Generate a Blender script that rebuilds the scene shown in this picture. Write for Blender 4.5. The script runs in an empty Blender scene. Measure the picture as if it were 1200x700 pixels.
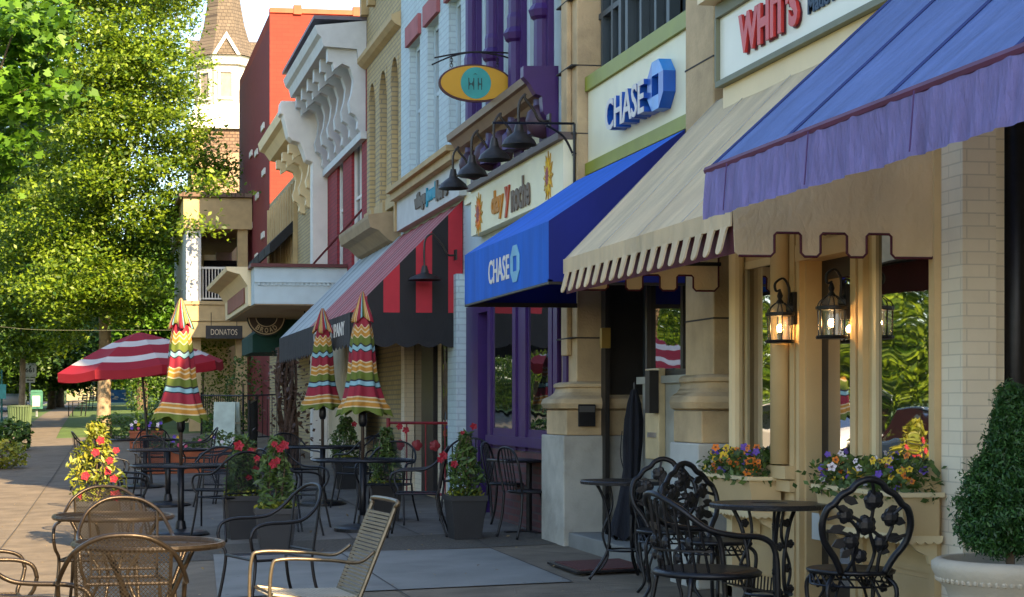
import bpy, bmesh, math, random
import numpy as np
from mathutils import Vector, Matrix
random.seed(7); rng = np.random.default_rng(11)
PI = math.pi; R = math.radians
S = bpy.context.scene; COL = S.collection
# ------------------------------------------------------------------ camera geometry
EYE = 1.42; FP = 2000.0; PCX = 386.0; HY = 478.0
PSI = math.atan(276/2000.0); SP, CP = math.sin(PSI), math.cos(PSI)
F = 4.35                                           # x of the row of shop fronts (street face)
PROF = [(-60,0),(12,0),(20,.07),(30,.25),(40,.48),(52,.8),(76,1.2),(100,1.5),(150,2.0),(250,3.0),(700,3.5)]
def prof(y):
    for (a,za),(b,zb) in zip(PROF, PROF[1:]):
        if y <= b: return za + (zb-za)*(y-a)/(b-a)
    return PROF[-1][1]
def cross(x): return .035*max(-3,min(7,x))
def G(x,y): return cross(x)+prof(y)
def ray(px,py):
    u=(px-PCX)/FP; v=(HY-py)/FP
    return (SP+CP*u, CP-SP*u, v)
def at(px,py,X=None,Y=None):
    dx,dy,dz = ray(px,py)
    t = X/dx if X is not None else Y/dy
    return Vector((dx*t,dy*t,EYE+dz*t))
def ground(px,py):
    dx,dy,dz = ray(px,py); lo,hi=2,600
    for _ in range(60):
        m=(lo+hi)/2
        if EYE+dz*m > G(dx*m,dy*m): lo=m
        else: hi=m
    return Vector((dx*lo,dy*lo,G(dx*lo,dy*lo)))
def fy(px,X=F): return at(px,HY,X=X).y
def fz(px,py,X=F): return at(px,py,X=X).z
# ------------------------------------------------------------------ materials
def newmat(name):
    m=bpy.data.materials.new(name); m.use_nodes=True
    nt=m.node_tree; b=nt.nodes['Principled BSDF']; return m,nt,b
def N(nt,t,**k):
    n=nt.nodes.new(t)
    for a,v in k.items(): setattr(n,a,v)
    return n
def L(nt,a,b): nt.links.new(a,b)
def rgb(c): return (c[0],c[1],c[2],1)
def M(name,col,rough=.6,metal=0.,var=.18,scale=5.,bump=0.,bscale=60.,ior=None,dirt=0.,sheen=0,spots=0.):
    m,nt,b=newmat(name)
    b.inputs['Roughness'].default_value=rough; b.inputs['Metallic'].default_value=metal
    if ior: b.inputs['IOR'].default_value=ior
    if sheen: b.inputs['Sheen Weight'].default_value=sheen
    geo=N(nt,'ShaderNodeNewGeometry')
    n=N(nt,'ShaderNodeTexNoise'); n.inputs['Scale'].default_value=scale; n.inputs['Detail'].default_value=6
    L(nt,geo.outputs['Position'],n.inputs['Vector'])
    r=N(nt,'ShaderNodeValToRGB'); e=r.color_ramp.elements
    e[0].position=.3; e[1].position=.7
    e[0].color=rgb([max(0,c*(1-var)) for c in col]); e[1].color=rgb([c*(1+var*.6) for c in col])
    L(nt,n.outputs['Fac'],r.inputs['Fac']); out=r.outputs['Color']
    if dirt:
        n2=N(nt,'ShaderNodeTexNoise'); n2.inputs['Scale'].default_value=1.7; n2.inputs['Detail'].default_value=9; n2.inputs['Roughness'].default_value=.7
        L(nt,geo.outputs['Position'],n2.inputs['Vector'])
        mr=N(nt,'ShaderNodeMapRange'); mr.inputs[1].default_value=.48; mr.inputs[2].default_value=.72; mr.inputs[4].default_value=dirt
        L(nt,n2.outputs['Fac'],mr.inputs[0])
        mx=N(nt,'ShaderNodeMixRGB'); mx.inputs[2].default_value=rgb([c*.35 for c in col])
        L(nt,mr.outputs[0],mx.inputs[0]); L(nt,out,mx.inputs[1]); out=mx.outputs[0]
    if spots:
        for sc_,th,st_ in ((2.6,.055,spots),(7,.05,spots*.6),(34,.16,spots*.35)):
            vo=N(nt,'ShaderNodeTexVoronoi'); vo.inputs['Scale'].default_value=sc_; L(nt,geo.outputs['Position'],vo.inputs['Vector'])
            m3=N(nt,'ShaderNodeMapRange'); m3.inputs[1].default_value=th*.6; m3.inputs[2].default_value=th; m3.inputs[3].default_value=st_; m3.inputs[4].default_value=0; L(nt,vo.outputs['Distance'],m3.inputs[0])
            m4=N(nt,'ShaderNodeMixRGB'); m4.inputs[2].default_value=rgb([c*.3 for c in col]); L(nt,m3.outputs[0],m4.inputs[0]); L(nt,out,m4.inputs[1]); out=m4.outputs[0]
    L(nt,out,b.inputs['Base Color'])
    if bump:
        n3=N(nt,'ShaderNodeTexNoise'); n3.inputs['Scale'].default_value=bscale; n3.inputs['Detail'].default_value=4
        L(nt,geo.outputs['Position'],n3.inputs['Vector'])
        bp=N(nt,'ShaderNodeBump'); bp.inputs['Strength'].default_value=bump; bp.inputs['Distance'].default_value=.01
        L(nt,n3.outputs['Fac'],bp.inputs['Height']); L(nt,bp.outputs[0],b.inputs['Normal'])
    return m
def BR(name,c1,c2,mort,w=.21,h=.07,rough=.85,ms=.012,bump=.5,dirt=.3,off=.5):
    m,nt,b=newmat(name); b.inputs['Roughness'].default_value=rough
    geo=N(nt,'ShaderNodeNewGeometry'); s=N(nt,'ShaderNodeSeparateXYZ'); L(nt,geo.outputs['Position'],s.inputs[0])
    a=N(nt,'ShaderNodeMath'); L(nt,s.outputs[0],a.inputs[0]); L(nt,s.outputs[1],a.inputs[1])
    c=N(nt,'ShaderNodeCombineXYZ'); L(nt,a.outputs[0],c.inputs[0]); L(nt,s.outputs[2],c.inputs[1])
    t=N(nt,'ShaderNodeTexBrick'); L(nt,c.outputs[0],t.inputs['Vector'])
    t.offset=off
    t.inputs['Color1'].default_value=rgb(c1); t.inputs['Color2'].default_value=rgb(c2); t.inputs['Mortar'].default_value=rgb(mort)
    t.inputs['Scale'].default_value=1; t.inputs['Brick Width'].default_value=w; t.inputs['Row Height'].default_value=h
    t.inputs['Mortar Size'].default_value=ms; t.inputs['Mortar Smooth'].default_value=.2
    n2=N(nt,'ShaderNodeTexNoise'); n2.inputs['Scale'].default_value=2.2; n2.inputs['Detail'].default_value=9; n2.inputs['Roughness'].default_value=.7
    L(nt,geo.outputs['Position'],n2.inputs['Vector'])
    mr=N(nt,'ShaderNodeMapRange'); mr.inputs[1].default_value=.45; mr.inputs[2].default_value=.75; mr.inputs[4].default_value=dirt
    L(nt,n2.outputs['Fac'],mr.inputs[0])
    mx=N(nt,'ShaderNodeMixRGB'); mx.blend_type='MULTIPLY'; mx.inputs[2].default_value=(.5,.47,.43,1)
    L(nt,mr.outputs[0],mx.inputs[0]); L(nt,t.outputs['Color'],mx.inputs[1]); L(nt,mx.outputs[0],b.inputs['Base Color'])
    bp=N(nt,'ShaderNodeBump'); bp.invert=True; bp.inputs['Strength'].default_value=bump; bp.inputs['Distance'].default_value=.012
    L(nt,t.outputs['Fac'],bp.inputs['Height']); L(nt,bp.outputs[0],b.inputs['Normal'])
    return m
def STR(name,axis,stops,period,rough=.75,uv=False,transl=0.,ang=0.):
    """striped cloth: constant ramp over one period of a coordinate (object axis or uv v)"""
    m,nt,b=newmat(name); b.inputs['Roughness'].default_value=rough
    tc=N(nt,'ShaderNodeTexCoord'); s=N(nt,'ShaderNodeSeparateXYZ'); L(nt,tc.outputs['UV' if uv else 'Object'],s.inputs[0])
    d=N(nt,'ShaderNodeMath',operation='DIVIDE'); d.inputs[1].default_value=period; L(nt,s.outputs[axis],d.inputs[0])
    f=N(nt,'ShaderNodeMath',operation='FRACT'); L(nt,d.outputs[0],f.inputs[0])
    r=N(nt,'ShaderNodeValToRGB'); r.color_ramp.interpolation='CONSTANT'; e=r.color_ramp.elements
    tot=sum(w for w,c in stops); p=0
    for i,(w,c) in enumerate(stops):
        el=e[i] if i<2 else e.new(min(.9999,p/tot)); el.position=p/tot; el.color=rgb(c); p+=w
    L(nt,f.outputs[0],r.inputs['Fac'])
    n=N(nt,'ShaderNodeTexNoise'); n.inputs['Scale'].default_value=9; n.inputs['Detail'].default_value=5
    mr=N(nt,'ShaderNodeMapRange'); mr.inputs[3].default_value=.75; mr.inputs[4].default_value=1.1; L(nt,n.outputs['Fac'],mr.inputs[0])
    mx=N(nt,'ShaderNodeMixRGB'); mx.blend_type='MULTIPLY'; mx.inputs[0].default_value=1
    L(nt,r.outputs['Color'],mx.inputs[1]); L(nt,mr.outputs[0],mx.inputs[2]); L(nt,mx.outputs[0],b.inputs['Base Color'])
    if transl:
        out=nt.nodes['Material Output']; tr=N(nt,'ShaderNodeBsdfTranslucent'); ms=N(nt,'ShaderNodeMixShader'); ms.inputs[0].default_value=transl
        L(nt,mx.outputs[0],tr.inputs[0]); L(nt,b.outputs[0],ms.inputs[1]); L(nt,tr.outputs[0],ms.inputs[2]); L(nt,ms.outputs[0],out.inputs[0])
    return m
def CLOTH(name,col,transl=.15,wr=.5,sc=3.,rough=.8):
    m,nt,b=newmat(name); b.inputs['Roughness'].default_value=rough
    geo=N(nt,'ShaderNodeNewGeometry'); mp=N(nt,'ShaderNodeMapping'); mp.inputs['Scale'].default_value=(sc,sc*2.2,sc*.6); L(nt,geo.outputs['Position'],mp.inputs[0])
    n=N(nt,'ShaderNodeTexNoise'); n.inputs['Scale'].default_value=1; n.inputs['Detail'].default_value=6; L(nt,mp.outputs[0],n.inputs['Vector'])
    bp=N(nt,'ShaderNodeBump'); bp.inputs['Strength'].default_value=wr; bp.inputs['Distance'].default_value=.06; L(nt,n.outputs['Fac'],bp.inputs['Height']); L(nt,bp.outputs[0],b.inputs['Normal'])
    n5=N(nt,'ShaderNodeTexNoise'); n5.inputs['Scale'].default_value=7; n5.inputs['Detail'].default_value=8; n5.inputs['Distortion'].default_value=1.2; L(nt,mp.outputs[0],n5.inputs['Vector'])
    bp2=N(nt,'ShaderNodeBump'); bp2.inputs['Strength'].default_value=wr*.7; bp2.inputs['Distance'].default_value=.012; L(nt,n5.outputs['Fac'],bp2.inputs['Height']); L(nt,bp.outputs[0],bp2.inputs['Normal']); L(nt,bp2.outputs[0],b.inputs['Normal'])
    r=N(nt,'ShaderNodeValToRGB'); e=r.color_ramp.elements; e[0].position=.25; e[1].position=.7; e[0].color=rgb([c*.76 for c in col]); e[1].color=rgb([c*1.08 for c in col])
    L(nt,n.outputs['Fac'],r.inputs['Fac']); L(nt,r.outputs[0],b.inputs['Base Color'])
    out=nt.nodes['Material Output']; tr=N(nt,'ShaderNodeBsdfTranslucent'); ms=N(nt,'ShaderNodeMixShader'); ms.inputs[0].default_value=transl
    L(nt,r.outputs[0],tr.inputs[0]); L(nt,b.outputs[0],ms.inputs[1]); L(nt,tr.outputs[0],ms.inputs[2]); L(nt,ms.outputs[0],out.inputs[0])
    return m
def LEAF(name,c0,c1,tr=.35):
    m,nt,b=newmat(name); b.inputs['Roughness'].default_value=.5
    geo=N(nt,'ShaderNodeNewGeometry'); r=N(nt,'ShaderNodeValToRGB'); e=r.color_ramp.elements
    e[0].color=rgb(c0); e[1].color=rgb(c1); L(nt,geo.outputs['Random Per Island'],r.inputs['Fac']); L(nt,r.outputs[0],b.inputs['Base Color'])
    out=nt.nodes['Material Output']; t=N(nt,'ShaderNodeBsdfTranslucent'); ms=N(nt,'ShaderNodeMixShader'); ms.inputs[0].default_value=tr
    L(nt,r.outputs[0],t.inputs[0]); L(nt,b.outputs[0],ms.inputs[1]); L(nt,t.outputs[0],ms.inputs[2]); L(nt,ms.outputs[0],out.inputs[0])
    return m
def MESHMAT(name,col,p=.016,w=.22,metal=.3,rough=.45):
    """expanded steel mesh: diamond holes"""
    m,nt,b=newmat(name); b.inputs['Base Color'].default_value=rgb(col); b.inputs['Roughness'].default_value=rough; b.inputs['Metallic'].default_value=metal; b.inputs['IOR'].default_value=1.25
    tc=N(nt,'ShaderNodeTexCoord'); s=N(nt,'ShaderNodeSeparateXYZ'); L(nt,tc.outputs['UV'],s.inputs[0])
    res=[]
    for sg in ('ADD','SUBTRACT'):
        a=N(nt,'ShaderNodeMath',operation=sg); L(nt,s.outputs[0],a.inputs[0]); L(nt,s.outputs[1],a.inputs[1])
        d=N(nt,'ShaderNodeMath',operation='DIVIDE'); L(nt,a.outputs[0],d.inputs[0]); d.inputs[1].default_value=p
        f=N(nt,'ShaderNodeMath',operation='FRACT'); L(nt,d.outputs[0],f.inputs[0])
        l=N(nt,'ShaderNodeMath',operation='LESS_THAN'); L(nt,f.outputs[0],l.inputs[0]); l.inputs[1].default_value=w; res.append(l)
    mx=N(nt,'ShaderNodeMath',operation='MAXIMUM'); L(nt,res[0].outputs[0],mx.inputs[0]); L(nt,res[1].outputs[0],mx.inputs[1])
    out=nt.nodes['Material Output']; t=N(nt,'ShaderNodeBsdfTransparent'); ms=N(nt,'ShaderNodeMixShader')
    L(nt,mx.outputs[0],ms.inputs[0]); L(nt,t.outputs[0],ms.inputs[1]); L(nt,b.outputs[0],ms.inputs[2]); L(nt,ms.outputs[0],out.inputs[0])
    return m
def GLASS(name,col=(.012,.012,.012),ior=1.9,wav=.02):
    m,nt,b=newmat(name); b.inputs['Base Color'].default_value=rgb(col); b.inputs['Roughness'].default_value=.015; b.inputs['IOR'].default_value=ior
    geo=N(nt,'ShaderNodeNewGeometry'); n=N(nt,'ShaderNodeTexNoise'); n.inputs['Scale'].default_value=2.5; n.inputs['Detail'].default_value=1
    L(nt,geo.outputs['Position'],n.inputs['Vector']); bp=N(nt,'ShaderNodeBump'); bp.inputs['Strength'].default_value=wav; bp.inputs['Distance'].default_value=.1
    L(nt,n.outputs['Fac'],bp.inputs['Height']); L(nt,bp.outputs[0],b.inputs['Normal'])
    return m
def CLEAR(name):
    m,nt,b=newmat(name); out=nt.nodes['Material Output']; t=N(nt,'ShaderNodeBsdfTransparent'); g=N(nt,'ShaderNodeBsdfGlossy'); g.inputs['Roughness'].default_value=.05
    ms=N(nt,'ShaderNodeMixShader'); ms.inputs[0].default_value=.12; L(nt,t.outputs[0],ms.inputs[1]); L(nt,g.outputs[0],ms.inputs[2]); L(nt,ms.outputs[0],out.inputs[0]); return m
def EMIT(name,col,st):
    m,nt,b=newmat(name); b.inputs['Emission Color'].default_value=rgb(col); b.inputs['Emission Strength'].default_value=st; return m
# ------------------------------------------------------------------ mesh builder
class MB:
    def __init__(s): s.v=[]; s.f=[]; s.uv=None
    def add(s,vs,fs):
        o=len(s.v); s.v+= [tuple(v) for v in vs]; s.f+=[tuple(o+i for i in f) for f in fs]; return s
    def box(s,x0,x1,y0,y1,z0,z1):
        x0,x1=sorted((x0,x1)); y0,y1=sorted((y0,y1)); z0,z1=sorted((z0,z1))
        vs=[(x0,y0,z0),(x1,y0,z0),(x1,y1,z0),(x0,y1,z0),(x0,y0,z1),(x1,y0,z1),(x1,y1,z1),(x0,y1,z1)]
        return s.add(vs,[(0,3,2,1),(4,5,6,7),(0,1,5,4),(1,2,6,5),(2,3,7,6),(3,0,4,7)])
    def quad(s,a,b,c,d): return s.add([a,b,c,d],[(0,1,2,3)])
    def prism(s,pts,fn,a,b):
        """2-d polygon pts extruded: fn(u,v,t)->xyz for t in a,b"""
        n=len(pts); vs=[fn(u,v,a) for u,v in pts]+[fn(u,v,b) for u,v in pts]
        fs=[tuple(range(n))[::-1],tuple(range(n,2*n))]+[(i,(i+1)%n,n+(i+1)%n,n+i) for i in range(n)]
        return s.add(vs,fs)
    def tube(s,pts,r,n=6,close=False,rr=None):
        pts=[Vector(p) for p in pts]; m=len(pts); vs=[]
        up0=Vector((0,0,1)); prev=None
        for i,p in enumerate(pts):
            if close: t=pts[(i+1)%m]-pts[i-1]
            else: t=pts[min(i+1,m-1)]-pts[max(i-1,0)]
            t=t.normalized() if t.length>1e-9 else Vector((0,0,1))
            if prev is None:
                a=up0 if abs(t.z)<.9 else Vector((1,0,0)); u=t.cross(a).normalized()
            else:
                u=(prev-t*prev.dot(t)); u=u.normalized() if u.length>1e-6 else t.cross(up0).normalized()
            prev=u; w=t.cross(u); ri=rr[i] if rr else r
            for k in range(n):
                an=2*PI*k/n; vs.append(p+(u*math.cos(an)+w*math.sin(an))*ri)
        fs=[]
        for i in range(m if close else m-1):
            j=(i+1)%m
            for k in range(n):
                k2=(k+1)%n; fs.append((i*n+k,i*n+k2,j*n+k2,j*n+k))
        if not close: fs+= [tuple(range(n))[::-1],tuple((m-1)*n+k for k in range(n))]
        return s.add(vs,fs)
    def lathe(s,prof_,c=(0,0,0),n=24,cap=True,fn=None):
        vs=[]
        for r,z in prof_:
            for k in range(n):
                a=2*PI*k/n; q=fn(a,z) if fn else 1
                vs.append((c[0]+r*q*math.cos(a),c[1]+r*q*math.sin(a),c[2]+z))
        fs=[(i*n+k,i*n+(k+1)%n,(i+1)*n+(k+1)%n,(i+1)*n+k) for i in range(len(prof_)-1) for k in range(n)]
        if cap: fs+=[tuple(range(n))[::-1],tuple((len(prof_)-1)*n+k for k in range(n))]
        return s.add(vs,fs)
    def ball(s,c,r,sx=1,sy=1,sz=1,n=8):
        m=n//2+1; pr=[(math.sin(PI*i/m)*r+1e-4,-math.cos(PI*i/m)*r) for i in range(m+1)]
        vs=[]
        for q,z in pr:
            for k in range(n):
                a=2*PI*k/n; vs.append((c[0]+q*math.cos(a)*sx,c[1]+q*math.sin(a)*sy,c[2]+z*sz))
        return s.add(vs,[(i*n+k,i*n+(k+1)%n,(i+1)*n+(k+1)%n,(i+1)*n+k) for i in range(m) for k in range(n)])
    def xf(s,mat):
        s.v=[tuple(mat@Vector(v)) for v in s.v]; return s
    def build(s,name,mat,parent=None,smooth=False,loc=None,label=None,bevel=0):
        me=bpy.data.meshes.new(name); me.from_pydata(s.v,[],s.f)
        if s.uv is not None:
            ul=me.uv_layers.new(name='UVMap'); li=np.zeros(len(me.loops),dtype=np.int32); me.loops.foreach_get('vertex_index',li)
            ul.data.foreach_set('uv',np.array(s.uv,dtype=np.float32)[li].ravel())
        me.materials.append(mat)
        if smooth: me.polygons.foreach_set('use_smooth',[True]*len(me.polygons))
        me.update(); o=bpy.data.objects.new(name,me); COL.objects.link(o)
        if parent: o.parent=parent
        if loc is not None: o.location=loc
        if label: o['label']=label
        if bevel:
            md=o.modifiers.new('b','BEVEL'); md.width=bevel; md.segments=2; md.limit_method='ANGLE'
        return o
def bez(pts,n=6):
    """Catmull-Rom through pts"""
    P=[Vector(p) for p in pts]; out=[]
    for i in range(len(P)-1):
        a=P[max(i-1,0)];b=P[i];c=P[i+1];d=P[min(i+2,len(P)-1)]
        for k in range(n):
            t=k/n; out.append(.5*((2*b)+(c-a)*t+(2*a-5*b+4*c-d)*t*t+(3*b-a-3*c+d)*t**3))
    out.append(P[-1]); return out
def tag(o,label=None,cat=None,group=None,kind=None):
    if label: o['label']=label
    if cat: o['category']=cat
    if group: o['group']=group
    if kind: o['kind']=kind
    return o
def thing(name,label,cat,loc=(0,0,0),rotz=0,group=None):
    o=bpy.data.objects.new(name,None); COL.objects.link(o); o.empty_display_size=.2
    o.location=loc; o.rotation_euler=(0,0,rotz); return tag(o,label,cat,group)
def dup(root,loc,rotz,label,group=None,scale=None):
    def cp(o,par):
        c=o.copy(); COL.objects.link(c)
        if par: c.parent=par
        for ch in [q for q in o.children]: cp(ch,c)
        return c
    r=cp(root,None); r.location=loc; r.rotation_euler=(0,0,rotz); r['label']=label
    if group: r['group']=group
    if scale: r.scale=scale if not isinstance(scale,(int,float)) else (scale,)*3
    return r
def textmesh(s,w,h,ext,bold=0.):
    cu=bpy.data.curves.new('t','FONT'); cu.body=s; cu.extrude=.01; cu.resolution_u=3; cu.offset=bold
    ob=bpy.data.objects.new('t',cu); COL.objects.link(ob); bpy.context.view_layer.update()
    me=bpy.data.meshes.new_from_object(ob.evaluated_get(bpy.context.evaluated_depsgraph_get()))
    co=np.zeros(len(me.vertices)*3,dtype=np.float32); me.vertices.foreach_get('co',co); co=co.reshape(-1,3)
    mn,mx=co.min(0),co.max(0); fs=[tuple(p.vertices) for p in me.polygons]
    bpy.data.objects.remove(ob); bpy.data.curves.remove(cu)
    co[:,0]=(co[:,0]-mn[0])/(mx[0]-mn[0])*w; co[:,1]=(co[:,1]-mn[1])/(mx[1]-mn[1])*h; co[:,2]=np.where(co[:,2]>0,ext,0)
    bpy.data.meshes.remove(me); return co,fs
def text(s,o,ux,uy,w,h,mat,parent,ext=.01,bold=0.,name='lettering',label=None):
    """o: lower-left corner; ux,uy: unit vectors; ext towards ux x uy"""
    co,fs=textmesh(s,w,h,ext,bold); o=Vector(o); ux=Vector(ux); uy=Vector(uy); un=ux.cross(uy).normalized()
    b=MB(); b.add([o+ux*float(c[0])+uy*float(c[1])+un*float(c[2]) for c in co],fs)
    return b.build(name,mat,parent,label=label)
UXF=(0,-1,0); UZ=(0,0,1); UXE=(1,0,0)
# ------------------------------------------------------------------ palette
m_conc=M('concrete',(.165,.130,.088),.9,var=.3,scale=3,bump=.5,bscale=90,dirt=.5,spots=.7)
m_asph=M('asphalt',(.055,.055,.055),.9,var=.2,scale=8,bump=.4)
m_agg=M('aggregate',(.085,.072,.055),.95,var=.5,scale=45,bump=.7,bscale=120)
m_slab=M('pale_slab',(.20,.198,.18),.85,var=.18,scale=2,bump=.4,bscale=90,dirt=.3,spots=.6)
m_patio=M('patio_slab',(.140,.126,.108),.9,var=.3,scale=2.4,bump=.5,bscale=80,dirt=.5,spots=.7)
m_joint=M('joint',(.05,.045,.04),.95)
m_grass=M('lawn',(.075,.13,.02),.9,var=.4,scale=2,bump=.8,bscale=50)
m_lime=M('limestone',(.52,.38,.21),.85,var=.2,scale=4,bump=.5,bscale=50,dirt=.45)
m_limep=M('painted_plinth',(.50,.50,.46),.8,var=.1,scale=5,bump=.3,dirt=.3)
m_cream=M('cream_paint',(.62,.45,.23),.55,var=.08,scale=3,bump=.1,dirt=.18)
m_creaml=M('pale_cream_paint',(.78,.63,.37),.55,var=.07,scale=3,dirt=.12)
m_whitebr=BR('white_painted_brick',(.84,.75,.58),(.78,.69,.53),(.64,.57,.44),w=.24,h=.065,ms=.004,bump=.35,dirt=.2)
m_black=M('black_steel',(.012,.0125,.016),.38,metal=.4,var=.3,scale=20,bump=.15,bscale=150)
m_bronze=M('bronze_steel',(.045,.033,.022),.35,metal=.7,var=.3,scale=25,bump=.15,bscale=150)
m_pale=M('pale_steel',(.14,.11,.07),.35,metal=.6,var=.2,scale=25)
m_blue=CLOTH('blue_canvas',(.14,.22,.50),.25,1.2,2.6)
m_blueval=CLOTH('faded_blue_canvas',(.28,.25,.56),.3,.8,9)
m_maroon=CLOTH('maroon_binding',(.09,.012,.022),.05,.2)
m_creamcl=CLOTH('cream_canvas',(.86,.70,.45),.35,.9,2.4)
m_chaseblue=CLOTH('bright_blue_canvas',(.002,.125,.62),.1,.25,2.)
m_navy=CLOTH('navy_canvas',(.004,.005,.012),.03,.6,6.)
m_blackcl=CLOTH('black_canvas',(.012,.012,.014),.02,.4,4.)
m_signw=M('sign_panel',(.80,.80,.68),.45,var=.03)
m_signc=M('cream_sign_panel',(.82,.78,.54),.5,var=.04,dirt=.1)
m_green=M('olive_trim',(.25,.27,.015),.5,var=.1)
m_dkgreen=M('dark_olive_trim',(.05,.045,.02),.5,var=.1)
m_red=M('sign_red',(.55,.035,.03),.45,var=.08)
m_sage=M('sage_trim',(.17,.18,.12),.6,var=.12)
m_teal=M('teal_paint',(.02,.28,.27),.5)
m_yel=M('mustard_paint',(.50,.27,.01),.55,var=.06)
m_white=M('white_paint',(.68,.66,.60),.6,var=.06,bump=.1,dirt=.12)
m_greyw=M('grey_white_paint',(.50,.53,.53),.6,var=.08,dirt=.2)
m_ltblue=BR('pale_blue_painted_brick',(.50,.62,.64),(.46,.57,.60),(.40,.49,.53),w=.22,h=.075,ms=.008,bump=.7,dirt=.25)
m_ltbluep=M('pale_blue_paint',(.45,.56,.60),.6,var=.07,dirt=.1)
m_pink=M('pink_stone',(.36,.11,.115),.8,var=.15,dirt=.3)
m_purple=M('purple_paint',(.040,.009,.105),.45,var=.15,dirt=.2)
m_tanbr=BR('tan_brick',(.48,.37,.18),(.41,.32,.155),(.27,.23,.15),dirt=.2)
m_tan=M('tan_stone',(.45,.33,.16),.75,var=.12,dirt=.25)
m_redbr=BR('red_painted_brick',(.28,.028,.035),(.23,.022,.028),(.14,.015,.02),ms=.006,dirt=.3)
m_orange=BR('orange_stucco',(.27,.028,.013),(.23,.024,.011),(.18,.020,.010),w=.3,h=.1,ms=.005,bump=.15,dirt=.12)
m_maroonw=M('shaded_red_wall',(.17,.014,.018),.8,var=.1,dirt=.2)  # tall building's shaded street front, the shade put into a darker red
m_brownbr=BR('brown_brick',(.30,.19,.12),(.21,.13,.08),(.13,.10,.07),w=.3,h=.1)
m_purbr=BR('red_brown_brick',(.16,.055,.05),(.11,.04,.045),(.10,.07,.07),w=.22,h=.075)
m_shing=BR('shingle',(.14,.11,.08),(.10,.08,.058),(.06,.045,.035),w=.2,h=.16,ms=.012,bump=1)
m_dshing=BR('brown_shingle',(.20,.13,.085),(.14,.09,.06),(.08,.05,.035),w=.24,h=.15,ms=.02,bump=1)
m_dark=M('dark_interior',(.012,.010,.009),.8)
m_bz=M('bronze_frame',(.028,.024,.021),.45,metal=.3)
m_slate=M('slate_paint',(.045,.062,.072),.5,var=.1)
m_glass=GLASS('window_glass',ior=6.5); m_glass2=GLASS('upper_glass',(.03,.04,.045),1.7)
m_clear=CLEAR('lantern_glass'); m_bulb=EMIT('bulb',(1,.55,.18),22)
m_bark=M('bark',(.12,.085,.055),.95,var=.4,scale=6,bump=1.,bscale=22)
m_barkl=M('pale_bark',(.30,.22,.14),.95,var=.35,scale=6,bump=.8,bscale=22)
m_pot=M('charcoal_pot',(.018,.019,.022),.55,var=.2,scale=4,dirt=.1)
m_soil=M('soil',(.03,.018,.012),1,var=.4,scale=40,bump=1)
m_terra=M('orange_wood',(.33,.085,.03),.7,var=.25,scale=6)
m_stonepot=M('cast_stone',(.50,.44,.34),.8,var=.12,bump=.3,dirt=.3)
m_lf=LEAF('tree_leaves',(.02,.075,.004),(.25,.35,.014),.45)
m_lf2=LEAF('maple_leaves',(.03,.10,.006),(.17,.34,.02),.45)
m_lfd=LEAF('dark_leaves',(.015,.05,.004),(.09,.17,.012),.3)
m_lfp=LEAF('planter_leaves',(.035,.075,.015),(.13,.20,.04),.3)
m_lfy=LEAF('yellow_green_leaves',(.12,.17,.01),(.36,.33,.03),.3)
m_spr=LEAF('spruce_needles',(.015,.055,.012),(.05,.14,.025),.1)
m_gm=MESHMAT('black_mesh',(.02,.023,.032)); m_gmb=MESHMAT('bronze_mesh',(.016,.012,.008),p=.019,w=.25,metal=0.,rough=.75)
FL={'red':M('red_petals',(.30,.008,.02),.6),'yellow':M('yellow_petals',(.75,.50,.02),.6),'orange':M('orange_petals',(.75,.20,.01),.6),
    'purple':M('violet_petals',(.14,.07,.42),.6),'white':M('white_petals',(.7,.62,.66),.6),'pink':M('pink_petals',(.55,.10,.18),.6)}
RD=(.28,.012,.03);LB=(.24,.44,.50);GRN=(.12,.16,.015);GO=(.48,.22,.025);CR=(.60,.48,.28);BK=(.02,.02,.03);OR=(.50,.14,.03)
m_stripe=STR('striped_canvas',1,[(3,GRN),(.5,CR),(1.6,GO),(.7,CR),(1.1,GO),(.5,CR),(4.,RD),(.5,BK),(1.7,LB),(.7,BK)],.36,uv=True,transl=.12)
m_redwhite=STR('red_white_canvas',1,[(3.,(.34,.008,.022)),(1.4,(.66,.62,.60)),(2.2,(.34,.008,.022)),(1.2,(.66,.62,.60)),(1.6,(.34,.008,.022))],1.,uv=True,transl=.3)
# ------------------------------------------------------------------ world, sun, camera
SUN_EL=R(29.6); SUN_AZ=R(18)       # azimuth measured from behind the camera towards +x
w=bpy.data.worlds.new('World'); S.world=w; w.use_nodes=True; nt=w.node_tree; bg=nt.nodes['Background']
sky=nt.nodes.new('ShaderNodeTexSky'); sky.sky_type='NISHITA'; sky.sun_disc=False; sky.sun_elevation=SUN_EL
d=Vector((math.sin(SUN_AZ)*math.cos(SUN_EL),-math.cos(SUN_AZ)*math.cos(SUN_EL),math.sin(SUN_EL)))
sky.sun_rotation=math.atan2(d.x,d.y); sky.air_density=1.0; sky.dust_density=1.0; sky.ozone_density=1.0
nt.links.new(sky.outputs[0],bg.inputs[0]); bg.inputs[1].default_value=.11
sl=bpy.data.lights.new('sun','SUN'); sl.energy=4.1; sl.angle=R(.5); sl.color=(1,.75,.44)
so=bpy.data.objects.new('sun',sl); COL.objects.link(so); so.rotation_euler=d.to_track_quat('Z','Y').to_euler()
cam=bpy.data.cameras.new('camera'); co=bpy.data.objects.new('camera',cam); COL.objects.link(co); S.camera=co
cam.sensor_width=36; cam.sensor_fit='HORIZONTAL'; cam.lens=60; cam.shift_x=(600-PCX)/1200; cam.shift_y=(HY-350)/1200; cam.clip_end=3000
co.location=(0,0,EYE); co.rotation_euler=(PI/2,0,-PSI)
S.view_settings.view_transform='Standard'; S.view_settings.look='None'; S.view_settings.gamma=1; S.view_settings.exposure=2.12
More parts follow.
